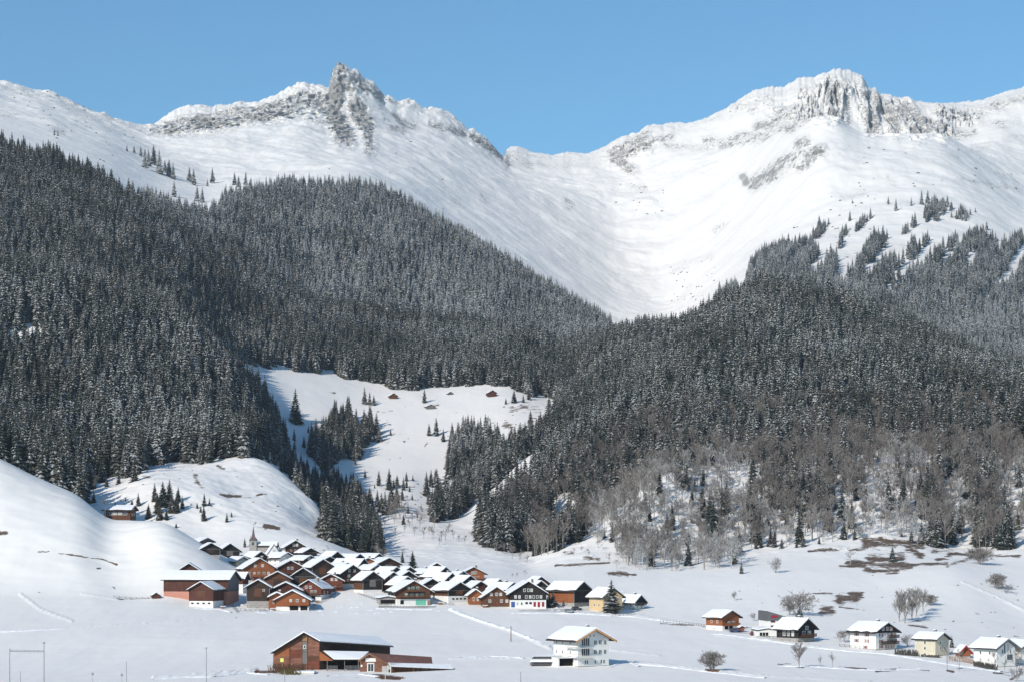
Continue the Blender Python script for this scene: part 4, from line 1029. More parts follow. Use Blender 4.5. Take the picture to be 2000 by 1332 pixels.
house('small black barn gable above the snow roof of the black house', 974,1132,1142,1156,22,20,'black',name='barn',cat='barn',group='barns of the mountain village')
house('little orange annex attached left of the brown windowed house', 929,1152,1161,1181,24,4,'orange',rows=[(11,[-.3,.35],(.8,1.5))])
house('brown house with two rows of white windows facing the field', 970,1147,1165,1185,53,9,'brown',rows=[(25,[-.4,0,.3],None),(12,[-.5,.35,.75],None)],doors=[(.02,1.1,2.0,W_['red'],2)])
bh = house('largest black house with white ground floor and coloured doors', 1032,1136,1158,1187,70,10,'black',base='white',basepx=16,rows=[(35,[-.22,0,.18],(1.0,1.3)),(22,[-.72,-.5,-.12,.1,.3,.5,.7],(1.0,1.3)),(9,[-.62,-.38],(.8,1.2))],
   doors=[(-.86,1.5,2.2,M_BLUEP,2),(-.1,1.0,.8,M_HOLE,8),(.12,1.0,.8,M_HOLE,8),(.35,.9,1.9,M_REDP,3),(.58,.9,2.1,M_REDP,2),(.82,.9,1.9,M_REDP,3)],chim=1,ov=1.7)
house('dark red gable behind the right shoulder of the largest black house', 1056,1127,1139,1154,32,14,'darkred',name='barn',cat='barn',group='barns of the mountain village')
house('black gable between the largest black house and the dark red gable', 1056,1135,1146,1160,27,10,'black',name='barn',cat='barn',group='barns of the mountain village')
house('big barn with orange side boards and black gable near the parked car', 1143,1137,1152,1184,32,50,'black',cx=1137,base='stone',basepx=8,ratio=1.3,sidewood='orange',name='barn',cat='barn',group='barns of the mountain village')
house('yellow house behind the largest village spruce', 1197,1149,1164,1194,38,26,'yellow',cx=1197,side=[(25,[.3,.6],(.9,1.2)),(13,[.3,.6],(.9,1.2))],rows=[(25,[-.5,.5],None),(13,[-.5,.5],None)],group='rendered houses of the valley')
house('small white chalet with dark gable and balcony, last on the village right', 1249,1163,1174,1189,20,25,'white',cx=1249,gwood='black',balcony=[(8,-1,1)],side=[(9,[.3,.7],(.9,.9))],rows=[(5,[-.4,.4],(.9,.9))],chim=1,group='rendered houses of the valley',ov=1.3)
# extra snow roofs seen between the rows
for i, (lb, a) in enumerate([
 ('flat snow roof with pale gable just below the white chapel', (560,1080,1089,1102,26,30,'white')),
 ('snow roof in the gap between chapel and open timber barn', (604,1086,1093,1106,20,30,'dark')),
 ('cream walled house whose snow roof meets the left hill', (474,1088,1096,1110,24,22,'cream')),
 ('snow roof left of the small orange upper house', (676,1100,1107,1120,22,26,'dark')),
 ('snow roof right of the pair of dark spruces', (838,1112,1119,1132,24,24,'dark')),
 ('snow roof between the orange topmost chalet and the black gables', (902,1117,1125,1140,22,30,'dark')),
 ('snow roof filling the gap left of the largest black house', (1000,1139,1150,1172,24,34,'dark')),
 ('mint trimmed pale snow roof behind the white framed house', (735,1104,1111,1126,20,24,'tan'))]):
    house(lb, *a)
# ------------------------------------------------ scattered houses on the right
RG = 'scattered houses on the right'
house('orange chalet on a white base, leftmost of the right hand houses', 1430,1193,1204,1230,35,28,'orange',cx=1427,base='white',basepx=9,rows=[(15,[.35],(1.4,1.1)),(15,[-.2],(1.2,1.1))],side=[(17,[.3,.65],(.9,1.1)),(4,[.5],(.9,.9))],doors=[(-.5,1.6,1.3,M_HOLE,2),(.05,1.6,1.3,M_HOLE,2)],balcony=[(9.5,-.9,.9)],group=RG,snow=.35)
house('black timber chalet with pale window bands behind the dark garden spruce', 1579,1209,1225,1253,36,37,'black',cx=1575,base='stone',basepx=8,rows=[(27,[.05],(1.6,1.4)),(17,[-.3,.35],(1.8,1.5))],side=[(15,[.25,.45,.65],(1.2,2.2))],group=RG,ov=1.5,balcony=[(11,-.95,.95)])
hw_ = house('white three storey house with red shutters and black boarded gable', 1734,1217,1232,1268,47,41,'white',cx=1731,gwood='black',rows=[(41,[-.35,.05,.4],None),(29,[-.5,.3,.68],(1.0,1.2)),(17,[-.5,.25,.6,.85],(1.0,1.2)),(6,[-.5,.1,.6],(1.0,1.2))],side=[(29,[.35,.75],(1.0,1.2)),(17,[.35,.75],(1.0,1.2)),(5,[.4],(.9,1.1))],shut='red',balcony=[(23.5,.05,1.0),(11.5,-.7,1.0)],chim=1,group=RG,ov=1.5)
house('cream stone house with plain square windows and small chimney', 1843,1237,1248,1280,32,33,'cream',cx=1840,rows=[(26,[-.3,.35],(.9,1.1)),(15,[-.3,.35],(.9,1.1))],side=[(26,[.5,.85],(.9,1.1)),(15,[.5],(.9,1.1)),(4,[.5],(.9,.9))],chim=1,group=RG,ov=.7)
house('tiny red and orange garden hut between cream house and white gabled house', 1885,1261,1273,1285,22,3,'orange',base='stone',basepx=4,name='garden_hut',cat='hut',group=RG,roofm=W_['redboard'],snow=.15,verge=M_REDP,ov=.6)
wg = house('white house with tall pointed gable windows at the right edge', 1966,1249,1263,1302,43,34,'white',cx=1965,rows=[(30,[-.4,.45],(.8,1.4)),(30,[-.16,.2],(.9,3.0))],side=[(28,[.3,.7],(.8,1.0)),(14,[.35,.7],(.9,1.1))],doors=[(.4,2.4,1.6,M_GLASS,14)],group=RG,verge=W_['slate'],ov=1.4)
house('white house cut off by the right picture edge with grey verge', 2012,1252,1264,1296,40,22,'white',cx=2012,group=RG,verge=W_['slate'])
house('long brown hillside house with glass front on the left hill crest', 262,988,995,1016,5,52,'brown',cx=260,ratio=1.5,sidewood='brown',side=[(13,[.2,.4,.6,.8],(2.2,1.6))],name='hillside_house',group='houses standing alone',ov=1.6,D=1030)
HG = 'hay huts on the alpine meadow'
house('brown hay hut with snow roof beside the meadow spruces', 769,768,773,779,15,5,'brown',name='hay_hut',cat='hut',group=HG,ov=.6,ovf=.5)
house('lowest grey hay hut, nearly buried, in the middle of the meadow', 842,790,794,799,17,6,'grey',name='hay_hut',cat='hut',group=HG,ov=.6,ovf=.5)
house('tiny grey hay hut at the upper edge of the meadow', 880,765,768,771,9,4,'grey',name='hay_hut',cat='hut',group=HG,ov=.5,ovf=.5)
house('dark red hay hut under the forest edge on the meadow right', 962,762,767,775,16,5,'darkred',name='hay_hut',cat='hut',group=HG,ov=.6,ovf=.5)
house('small grey hut among the treetops at the forest top', 1399,584,587,592,13,4,'grey',name='hay_hut',cat='hut',group=HG,ov=.6,ovf=.5,D=2330)

# ------------------------------------------------ white apartment house in the field
r, Wd, Ln, s, he, H = house('white three storey apartment house with orange verge boards in the field', 1161,1229,1247,1301,62,46,'white',cx=1159,ov=1.9,ovf=1.6,verge=M_VERGE,
   rows=[(62,[-.22,.03],(.7,.7)),(46,[.12,.44,.74],(1.2,1.5)),(27.5,[.12,.44,.74],(1.2,1.5)),(9,[-.52,-.4],(.7,1.3)),(9,[.12],(.7,1.2)),(9,[.5,.68],(.8,1.3)),(44,[-.64,-.38],(1.6,2.6)),(25,[-.64,-.38],(1.6,2.4))],
   side=[(47,[.3,.62,.86],(.7,1.1)),(28,[.3,.62,.86],(.7,1.1))],panef=M_GLASS,name='apartment_house',group='rendered houses of the valley',snow=.5)
for z in (2.9, 5.8):
    b = MB(); b.box(-Wd/2 - 1.5, -1.5, z, -0.08 * Wd, 0.0, z + 0.16); b.box(-Wd/2 - 1.5, 0.0, z, -Wd/2, Ln * 0.4, z + 0.16); bo = b.build('balcony', W_['white'], r)
    b = MB()
    b.box(-Wd/2 - 1.5, -1.5, z + 1.05, -0.08 * Wd, -1.44, z + 1.12); b.box(-Wd/2 - 1.5, -1.43, z + 1.05, -Wd/2 - 1.44, Ln * 0.4, z + 1.12)
    for i in range(9): b.box(-Wd/2 - 1.5 + i * 0.78, -1.5, z + 0.163, -Wd/2 - 1.46 + i * 0.78, -1.46, z + 1.047)
    b.build('railing', M_METAL, bo)
g0 = empty('garage', tuple(P(1108, 1300, r.location.y - 3)), 0.35)
tag(g0, 'low garage with dark opening against the white apartment house', 'garage')
b = MB(); b.box(-3.0, 0, -2, 2.6, 6, 0.0); b.box(-3.0, 0, 0.003, -2.6, 6, 2.4); b.box(2.3, 0, 0.003, 2.6, 6, 2.4); b.box(-2.597, 5.7, 0.003, 2.297, 6, 2.4); b.build('wall', W_['white'], g0)
b = MB(); b.box(-3.2, -.3, 2.403, 2.8, 6.2, 2.65); b.build('roof', W_['white'], g0)
b = MB(); b.box(-2.59, 1.2, 0.01, 2.29, 1.3, 2.39); b.build('opening_shade', M_HOLE, g0)  # near-black sheet stands in for the shade inside the garage opening
g0 = empty('carport', tuple(P(1066, 1298.5, r.location.y)), 0.05)
tag(g0, 'long low carport with dark roof bands left of the white apartment house', 'carport')
b = MB(); b.prism([(-4.6, 0), (4.2, 0), (4.2, 2.7), (-3.4, 2.7)], 1.0, 6.0); b.build('wall', W_['slate'], g0)
b = MB(); b.hexa([(-4.9, -.2, 1.05), (4.3, -.2, 1.05), (4.3, .95, 1.5), (-4.3, .95, 1.5), (-4.9, -.2, 1.35), (4.3, -.2, 1.35), (4.3, .95, 1.8), (-4.3, .95, 1.8)]); b.build('lower_roof', M_SNOW, g0)
b = MB(); b.hexa([(-4.4, .3, 2.72), (4.4, .3, 2.72), (4.4, 6.2, 2.9), (-3.6, 6.2, 2.9), (-4.4, .3, 2.84), (4.4, .3, 2.84), (4.4, 6.2, 3.02), (-3.6, 6.2, 3.02)]); b.build('roof', M_SNOW, g0)

# modern slate and white house
D = depth_at(1520, 1226, 650, 900); s = D / F
r = empty('slate_house', tuple(P(1516, 1226, D)), 0.15); tag(r, 'modern white house with sloping grey slate upper floor and red windows', 'house', RG)
b = MB(); b.box(-22*s, 0, -2, 26*s, 9, 15*s); b.build('wall', W_['white'], r)
b = MB(); b.prism([(-23*s, 15.02*s), (28*s, 15.02*s), (28*s, 20*s), (-20*s, 34*s), (-23*s, 33*s)], -.4, 9.4); b.build('slate_storey', W_['slate'], r)
for z in (11, 1.5):
    b = MB(); b.box(-11*s, -.05, z*s, -2*s, -.003, (z+4)*s); o = b.build('window', M_REDP, r); b = MB(); b.box(-9.5*s, -.08, (z+.7)*s, -3.5*s, -.053, (z+3.3)*s); b.build('pane', M_GLASS, o)
b = MB(); b.box(-11*s, -.46, 20*s, 2*s, -.403, 25*s); b.build('sign_panel', M_REDP, r)
b = MB(); b.hexa([(-22*s, -.3, 34.3*s), (-20*s, -.3, 34.6*s), (-20*s, 9.3, 34.6*s), (-22*s, 9.3, 34.3*s), (-22*s, -.3, 35.2*s), (-20*s, -.3, 35.6*s), (-20*s, 9.3, 35.6*s), (-22*s, 9.3, 35.2*s)]); b.build('roof_snow', M_SNOW, r)

# ------------------------------------------------ church
D = depth_at(494, 1078, 850, 1020); s = D / F
r = empty('church', tuple(P(494, 1078, D)), 0.0); tag(r, 'small grey church with slender pointed spire above the village roofs', 'church')
b = MB(); b.box(-1.7, 0, -2, 1.7, 3.4, 5.6); b.build('tower', W_['stone'], r)
b = MB()
a0 = [(-2.0, -.3, 5.603), (2.0, -.3, 5.603), (2.0, 3.7, 5.603), (-2.0, 3.7, 5.603)]; a1 = [(-.7, 1.0, 7.4), (.7, 1.0, 7.4), (.7, 2.4, 7.4), (-.7, 2.4, 7.4)]
for i in range(4): b.poly([a0[i], a0[(i+1) % 4], a1[(i+1) % 4], a1[i]]); b.poly([a1[i], a1[(i+1) % 4], (0, 1.7, 12.6)])
b.poly(a0[::-1]); sp = b.build('spire', plain('grey_shingle_spire', (0.13, 0.10, 0.10), 0.8, 0.2), r)
b = MB(); b.tube((0, 1.7, 12.4), (0, 1.7, 13.6), .06, .06, 4); b.box(-.35, 1.66, 13.0, .35, 1.74, 13.12); b.build('cross', M_METAL, sp)
b = MB(); b.box(-.5, -.05, 3.4, .5, -.003, 4.8); b.build('window', M_GLASS, r)
b = MB(); b.prism([(1.75, -2), (11.2, -2), (11.2, 2.4), (1.75, 2.4)], 0.6, 7.0); b.build('nave_wall', W_['stone'], r)
b = MB(); b.hexa([(1.72, .2, 2.42), (11.6, .2, 2.42), (11.6, 3.8, 4.6), (1.72, 3.8, 4.6), (1.72, .2, 2.72), (11.6, .2, 2.72), (11.6, 3.8, 4.9), (1.72, 3.8, 4.9)]); b.hexa([(1.72, 3.81, 4.6), (11.6, 3.81, 4.6), (11.6, 7.4, 2.42), (1.72, 7.4, 2.42), (1.72, 3.81, 4.9), (11.6, 3.81, 4.9), (11.6, 7.4, 2.72), (1.72, 7.4, 2.72)]); b.build('nave_roof', M_ROOF, r)
b = MB(); b.hexa([(1.9, .9, 3.2), (11.4, .9, 3.2), (11.4, 3.7, 4.9), (1.9, 3.7, 4.9), (1.9, .9, 3.5), (11.4, .9, 3.5), (11.4, 3.7, 5.2), (1.9, 3.7, 5.2)]); b.build('roof_snow', M_SNOW, r)
house('white chapel with steep pointed gable and one dark window', 533,1063,1083,1096,26,8,'white',cx=535,name='chapel',cat='chapel',group=None,rows=[(20,[0],(1.2,1.6))],ov=.5,ovf=.3,snow=.12,roofm=W_['slate'])

# ------------------------------------------------ farm complex at the bottom
def solid(root, name, mat, pts, back=None):
    """hand surveyed solid: list of polygons of (photo x, photo y, depth)"""
    b = MB(); o = root.location
    for pl in pts: b.poly([P(*q) - o for q in pl])
    return b.build(name, mat, root)
D0 = depth_at(580, 1308, 560, 800)
r = empty('farm_barn', tuple(P(580, 1308, D0))); tag(r, 'large weathered red timber barn with snow roof in the foreground', 'barn', 'foreground farm buildings')
Df, Dr_, Db = D0, D0 - 1.0, D0 + 20.0       # gable plane, right corner, far end
Lb = D0 + 3
A = (533.5, 1308, Lb); B = (624, 1308, Df); ap = (593, 1237, Df + 1.2); eL = (533.5, 1273.5, Lb); eR = (624, 1254, Df)
C2 = (762, 1292, Db); eB = (762, 1262, Db); C3 = (668, 1296, Db + 8); eB3 = (668, 1264, Db + 8); apB = (726, 1246, Db + 5)
solid(r, 'gable_wall', W_['redboard'], [[A, B, eR, ap, eL]])
solid(r, 'side_wall', W_['dark'], [[B, C2, eB, eR]])
solid(r, 'rear_wall', W_['dark'], [[C2, C3, eB3, apB, eB], [C3, A, eL, eB3]])
def slab(root, name, mat, q, th):
    b = MB(); o = root.location; lo = [P(*a) - o for a in q]; hi = [p + Vector((0, 0, th)) for p in lo]
    b.poly(lo[::-1]); b.poly(hi)
    for i in range(4):
        j = (i + 1) % 4; b.poly([lo[i], lo[j], hi[j], hi[i]])
    return b.build(name, mat, root)
RL = [(528.5, 1276, Lb - 1.5), (593, 1236, Df - .8), (740, 1246.5, Db + 6), (676, 1264, Db + 9)]
RR = [(593, 1236, Df - .8), (625.5, 1254, Df - 2), (769, 1263.5, Db - 1), (740, 1246.5, Db + 6)]
slab(r, 'roof', M_ROOF, RL, .25); slab(r, 'roof', M_ROOF, RR, .25)
up_ = lambda q, d: [(x, y - d, dd) for x, y, dd in q]
slab(r, 'roof_snow', M_SNOW, up_([(533, 1274, Lb - 1), (593, 1236, Df - .6), (740, 1246.5, Db + 6), (676, 1264, Db + 9)], 1.75), .35)
slab(r, 'roof_snow', M_SNOW, up_([(593, 1236, Df - .6), (625, 1253.8, Df - 1.8), (767, 1263.2, Db - .8), (740, 1246.5, Db + 6)], 1.75), .35)
# boards and panels standing proud of the gable
def panel(root, name, mat, x0, y0, x1, y1, off=.12, D=None):
    def dd(x): return (Lb + (Df - Lb) * (x - 533.5) / 90.5 if D is None else D) - off
    b = MB(); o = root.location
    f = [P(x0, y1, dd(x0)) - o, P(x1, y1, dd(x1)) - o, P(x1, y0, dd(x1)) - o, P(x0, y0, dd(x0)) - o]; k = [p + Vector((0, off - .01, 0)) for p in f]
    b.hexa([f[0], f[1], k[1], k[0], f[3], f[2], k[2], k[3]]); return b.build(name, mat, root)
panel(r, 'gable_hatch', W_['tan'], 590.5, 1240, 600, 1251)
panel(r, 'gable_hatch', W_['grey'], 590.5, 1252, 600, 1272)
o = panel(r, 'window', M_FRAME, 592, 1259, 597.5, 1266, .2); q = panel(r, 'pane', M_GLASS, 593, 1260, 596.5, 1265, .24); q.parent = o
panel(r, 'door', W_['grey'], 590.5, 1273, 600, 1296)
for x in (566, 590, 600.3): panel(r, 'corner_post', W_['brown'], x - .5, 1262 if x < 580 else 1243, x + .5, 1307, .18)
rr_ = random.Random(3)
for x0, x1, yt in ((534, 565, 1277), (567, 589.5, 1262), (601, 623.5, 1256)):
    n = 6
    for i in range(n):
        y0 = yt + (1306 - yt) * i / n; y1 = yt + (1306 - yt) * (i + 1) / n - .35
        panel(r, 'plank_band', W_[rr_.choice(['redboard', 'redboard', 'brown', 'red'] if x0 > 540 else ['redboard', 'brown', 'redboard'])] if not (x0 < 540 and i == 0) else W_['orange'], x0, y0, x1, y1, rr_.uniform(.05, .1))
solid(r, 'upper_boarding', W_['orange'], [[(535, 1276, Lb - .1), (565, 1276, Lb - 1.1), (565, 1255.5, Lb - 1.1), (535, 1274.4, Lb - .1)]])
yp, nt, b_ = newmat('yellow_green_light'); b_.inputs['Base Color'].default_value = (0.65, 0.72, 0.12, 1)
panel(r, 'sign_panel', yp, 547.5, 1285, 554, 1292, .22)
# lean-to with open front
l = empty('lean_to', tuple(P(680, 1306, D0 - 1))); tag(l, 'open dark lean-to shed with snow roof against the large red barn', 'shed', 'foreground farm buildings')
slab(l, 'roof', M_ROOF, [(624, 1269.5, D0 + 1), (652, 1288.5, D0 - 5), (706, 1288.5, D0 - 4), (720, 1275, D0 + 3)], .2)
slab(l, 'roof_snow', M_SNOW, up_([(632, 1273, D0 + .2), (652, 1288.5, D0 - 4.9), (706, 1288.2, D0 - 4), (720, 1274.6, D0 + 3)], 1.3), .3)
solid(l, 'gable_boarding', W_['orange'], [[(624, 1271, D0 - .2), (651, 1289.6, D0 - 5.2), (624, 1289.6, D0 - .4)]])
solid(l, 'rear_wall', M_HOLE, [[(624.2, 1308, D0 + .6), (716, 1308, D0 + 5), (716, 1277, D0 + 5), (624.2, 1272, D0 + .6)]])  # shade of the open shed painted near-black onto its back
for x in (639, 673, 700): 
    b = MB(); q = P(x, 1307.5, D0 - 4) - l.location; b.box(q.x - .1, q.y - .1, q.z - .5, q.x + .1, q.y + .1, q.z + 2.9); b.build('post', W_['grey'], l)
for x0, x1 in ((640, 659), (675, 703)):
    b = MB(); q = P(x0, 1307.5, D0 - 4.5) - l.location; w = (x1 - x0) * D0 / F
    for k in range(4): b.box(q.x, q.y, q.z + .25 + k * .3, q.x + w, q.y + .05, q.z + .33 + k * .3)
    for k in range(4): b.box(q.x + k * w / 3 - .03, q.y + .06, q.z - .3, q.x + k * w / 3 + .03, q.y + .12, q.z + 1.3)
    t = b.build('cattle_gate', M_METAL, l)
# second shed
h = empty('cow_shed', tuple(P(728, 1311, D0 - 6))); tag(h, 'brown gabled cow shed with pale sign board beside the lean-to', 'shed', 'foreground farm buildings')
D2 = D0 - 6
solid(h, 'gable_wall', W_['redboard'], [[(703, 1311, D2), (757, 1313, D2), (757, 1295.5, D2), (721, 1277, D2), (703, 1288, D2)]])
slab(h, 'roof', M_ROOFR, [(699.5, 1290, D2 - 1), (721, 1275.5, D2 - 1), (843, 1283.5, D2 + 14), (820, 1290, D2 + 17)], .22)
slab(h, 'roof', M_ROOFR, [(721, 1275.5, D2 - 1), (758, 1296.5, D2 - 2), (845, 1298, D2 + 8), (843, 1283.5, D2 + 14)], .22)
slab(h, 'roof_snow', M_SNOW, [(757, 1294.5, D2 - 1.8), (762, 1295.3, D2 - 2), (846, 1297, D2 + 8), (800, 1288, D2 + 8)], .15)
slab(h, 'roof', M_ROOF, [(756, 1298, D2 - 1.5), (764, 1302.5, D2 - 3), (886, 1307.5, D2 + 6), (880, 1300, D2 + 9)], .18)
slab(h, 'roof_snow', M_SNOW, up_([(757, 1297.5, D2 - 1.3), (764.5, 1302.3, D2 - 2.9), (885, 1307.2, D2 + 6), (880, 1299, D2 + 9)], 1.2), .25)
solid(h, 'side_wall', W_['brown'], [[(764, 1316, D2 - 1.5), (882, 1315, D2 + 7), (882, 1306, D2 + 7), (764, 1302, D2 - 1.5)], [(882, 1315, D2 + 7), (880, 1311, D2 + 14), (880, 1300, D2 + 14), (882, 1306, D2 + 7)]])
for i in range(26):
    x = 765.5 + i * 4.5; dd = D2 - 1.5 + 8.5 * (x - 764) / 118 - .25; y0 = 1302.4 + 4 * (x - 764) / 118
    b = MB(); q0 = P(x, 1315.4, dd) - h.location; q1 = P(x + 2.6, y0 + .6, dd) - h.location
    b.box(q0.x, q0.y, q0.z, q1.x, q0.y + .08, q1.z); link('slat', b.mesh('slat', W_['brown' if i < 9 else rr_.choice(['grey', 'brown', 'tan'])]), h)
def panel2(root, name, mat, x0, y0, x1, y1, D):
    b = MB(); a = P(x0, y1, D) - root.location; c = P(x1, y0, D) - root.location
    b.box(a.x, a.y - .08, a.z, c.x, a.y - .01, c.z); return b.build(name, mat, root)
panel2(h, 'sign_board', W_['white'], 714, 1284.5, 734, 1291.5, D2)
dr = panel2(h, 'door', M_FRAME, 717, 1294, 731, 1312, D2)
panel2(h, 'glass_pane', M_GLASS, 719, 1296, 723.4, 1310, D2 - .08); panel2(h, 'glass_pane', M_GLASS, 724.6, 1296, 729, 1310, D2 - .08)
panel2(h, 'window', M_FRAME, 704.5, 1297.5, 708, 1301.5, D2)
for x in (757.5, 763): panel2(h, 'post', W_['concrete'], x - 1, 1298, x + 1, 1317, D2 - 3)
panel2(h, 'glass_screen', M_CURT, 746, 1300, 756, 1314, D2 - 1.2)
# verge boards of the shed gable
for (xa, ya, xb, yb) in ((699.5, 1290.5, 721, 1276), (721, 1276, 758, 1297)):
    solid(h, 'verge_board', W_['tan'], [[(xa, ya + 1.4, D2 - 1.1), (xb, yb + 1.4, D2 - 1.1), (xb, yb - .2, D2 - 1.1), (xa, ya - .2, D2 - 1.1)]])
# concrete silo block with snow on top
c = empty('concrete_block', tuple(P(597, 1327, D0 - 14))); tag(c, 'pale square concrete bunker with snow top in front of the red barn', 'bunker')
b = MB(); b.box(-3.3, 0, -2, 2.4, 6, 2.1); b.build('wall', W_['concrete'], c)
b = MB(); b.box(-3.4, -.05, 2.103, 2.5, 6.1, 2.5); b.build('snow_cap', M_SNOW, c)
# ---------------------------------------------------------------- trees standing singly or in small groups
def px_tree(x, y, h, label, group=None, hi=False, wide=1.15, dmin=600, name='spruce_tree'):
    p = at(x, y, dmin); m = h * p.y / F
    return spruce_tree(p.x, p.y, p.z, m, label, group, hi, wide, name)
def px_bare(x, y, h, label, meshes, group=None, wide=1.0, cat='tree', name='bare_tree'):
    p = at(x, y, 450); m = h * p.y / F
    o = link(name, random.choice(meshes), None, (p.x, p.y, p.z), (0, 0, random.random() * 6.28), (m * wide, m * wide, m))
    return tag(o, label, cat, group)
px_tree(1194,1197,68,'large snow laden garden spruce in front of the yellow house',wide=1.9)
px_tree(1548,1243,42,'dark bushy spruce in front of the black chalet on the right',wide=1.7)
px_tree(1562,1209,28,'small spruce behind the black chalet under the round bare tree',wide=1.9)
px_tree(1080,1186,34,'dark evergreen between the largest black house and the orange barn',wide=2.1)
px_tree(1069,1185,24,'lower evergreen crowding the right wall of the largest black house',wide=1.8)
px_tree(786,1098,25,'smaller of the two dark spruces above the middle village roofs',wide=1.2)
px_tree(806,1113,40,'larger of the two dark spruces above the middle village roofs',wide=1.7)
px_tree(478,1068,20,'slim small spruce left of the church spire')
px_tree(490,1067,24,'spruce standing directly beside the church tower',wide=1.0)
px_tree(1448,1120,27,'single spruce alone on the snow slope above the orange chalet',wide=1.2)
px_tree(1743,1096,32,'single spruce on the brown bare patch above the right pasture',wide=1.3)
px_tree(1859,1264,26,'dark conifer behind the right corner of the cream house',wide=1.4)
px_tree(577,826,69,'tall lone spruce beside the blue shaded stream gully',wide=1.1)
px_tree(586,993,7,'tiny round spruce alone on the snow slope behind the village',wide=1.8)
px_tree(344,1030,11,'small dark spruce at the crest of the left hill near the houses',wide=1.6)
px_tree(829,786,29,'spruce standing alone in the middle of the meadow top')
px_tree(740,862,31,'spruce just right of the left meadow grove',wide=1.2)
px_tree(763,850,15,'small spruce among stones right of the left meadow grove')
px_tree(1036,833,35,'isolated spruce above the wooded spur on the meadow right')
px_tree(988,789,14,'smallest spruce below the dark red hay hut')
px_tree(1112,780,20,'low spruce at the notch of the right forest edge')
for i, (x, y, h) in enumerate([(712,789,36),(722,790,27),(730,791,22)]):
    px_tree(x, y, h, ['left and tallest', 'middle', 'right and smallest'][i] + ' of three spruces beside the brown hay hut', 'three spruces by the hay hut')
for i, (x, y, h) in enumerate([(838,850,25),(852,850,37),(866,862,27),(883,853,30)]):
    px_tree(x, y, h, ['far left', 'tallest', 'lowest standing', 'far right'][i] + ' of four spruces left of the right meadow grove', 'four spruces on the meadow')
for i, (x, y, h) in enumerate([(1004,786,27),(1022,786,18),(1033,780,25)]):
    px_tree(x, y, h, ['tallest', 'shortest', 'right hand'][i] + ' of three spruces right of the dark red hay hut', 'three spruces right of the hay hut', wide=1.3)
LOWM = [(676,939,18),(698,982,55),(688,950,25),(713,932,18),(740,948,32),(760,956,44),(788,957,28),(833,968,50),(842,950,35),(853,946,34),(871,943,24),(722,982,34),(737,990,36),(721,996,12),(752,1005,48),(765,1000,60),(775,990,50),(797,1002,20),(805,976,14),(788,1024,22),(694,907,15),(710,990,30),(836,985,25),(800,960,12),(815,1010,12),(745,1000,40),(690,985,40),(678,965,30),(640,945,22),(655,960,30),(666,975,34),(652,930,20)]
lr_ = random.Random(12)
LOWM += [(lr_.uniform(660, 870), lr_.uniform(935, 1010), lr_.uniform(10, 30)) for _ in range(38)] + [(lr_.uniform(560, 620), lr_.uniform(830, 900), lr_.uniform(12, 26)) for _ in range(8)]
for (x, y, h) in LOWM:
    px_tree(x, y, h, 'spruce scattered on the lower meadow between ravine and stream', 'scattered spruces of the lower meadow', wide=1.2)
for (x, y, h) in [(318,987,50),(331,982,50),(345,1000,42),(302,978,38),(290,1011,30),(312,1014,34),(270,987,28),(258,992,20),(348,978,30),(356,992,26),(325,1014,22),(308,1000,40),(336,1000,40)]:
    px_tree(x, y, h, 'dark spruce in the small grove on the slope right of the hillside house', 'small grove right of the hillside house', wide=1.35)
for (x, y, h) in [(399,987,26),(398,1016,34),(385,992,13),(409,987,17),(443,1019,20),(452,1009,12),(392,1000,14)]:
    px_tree(x, y, h, 'small spruce on the open slope between grove and church', 'small spruces above the church', wide=1.25)
for (x, y, h) in [(262,940,48),(247,932,40),(232,945,28),(216,930,34),(200,940,50),(183,980,24),(245,978,10),(225,986,9),(272,925,40),(180,952,42),(208,950,22)]:
    px_tree(x, y, h, 'spruce along the lower left forest edge above the hillside house', 'spruces above the hillside house', wide=1.25)
for (x, y, h) in [(1477,1071,25),(1487,1069,24),(1500,1067,18),(1527,1070,22),(1556,1069,21),(1569,1068,29),(1212,1036,26),(1250,1039,28),(1180,1050,22),(1345,1062,30),(1375,1070,16),(1230,1000,24),(1290,1000,26),(1600,1062,18),(1780,1060,28),(1760,1048,20)]:
    px_tree(x, y, h, 'dark spruce standing clear in front of the frosted trees', 'dark spruces among frosted trees', wide=1.2)
for (x, y, h) in [(1905,1060,62),(1918,1062,58),(1930,1066,50),(1946,1070,60),(1958,1072,66),(1968,1072,56),(1978,1070,48),(1990,950,50),(1945,985,40),(1960,1000,44),(1998,990,40),(1815,1065,60),(1830,1068,66),(1842,1068,60),(1800,1062,50),(1860,1060,70),(1875,1040,70)]:
    px_tree(x, y, h, 'tall dark spruce in the clump at the right end of the forest foot', 'dark spruce clump at the far right', wide=1.15)
for (x, y, h) in [(262,300,16),(275,306,22),(283,330,42),(290,325,36),(300,322,40),(311,340,50),(322,338,26),(330,345,36),(338,350,34),(370,355,30),(378,362,34),(415,358,32),(405,364,16),(458,362,26),(466,366,24),(480,362,28),(490,366,20),(248,296,14),(106,264,14),(113,266,12),(340,385,34),(385,394,34),(395,396,32)]:
    p = at(x, y, 2000); spruce_tree(p.x, p.y, p.z, h * p.y / F, 'high lone spruce on the open snow above the left tree line', 'lone spruces above the left tree line', True, 1.25)
for (x, y, h) in [(1405,572,26),(1415,578,22),(1470,520,26),(1490,500,22),(1540,478,24),(1600,440,20),(1660,432,22),(1700,428,24),(1750,412,26),(1800,400,30),(1812,398,28),(1825,402,26),(1895,420,14),(1905,415,10),(1850,398,18),(1665,398,10),(1735,400,18)]:
    p = at(x, y, 2300); spruce_tree(p.x, p.y, p.z, h * p.y / F, 'frosted spruce at the broken upper edge of the right forest', 'spruces at the right tree line', True, 1.2)
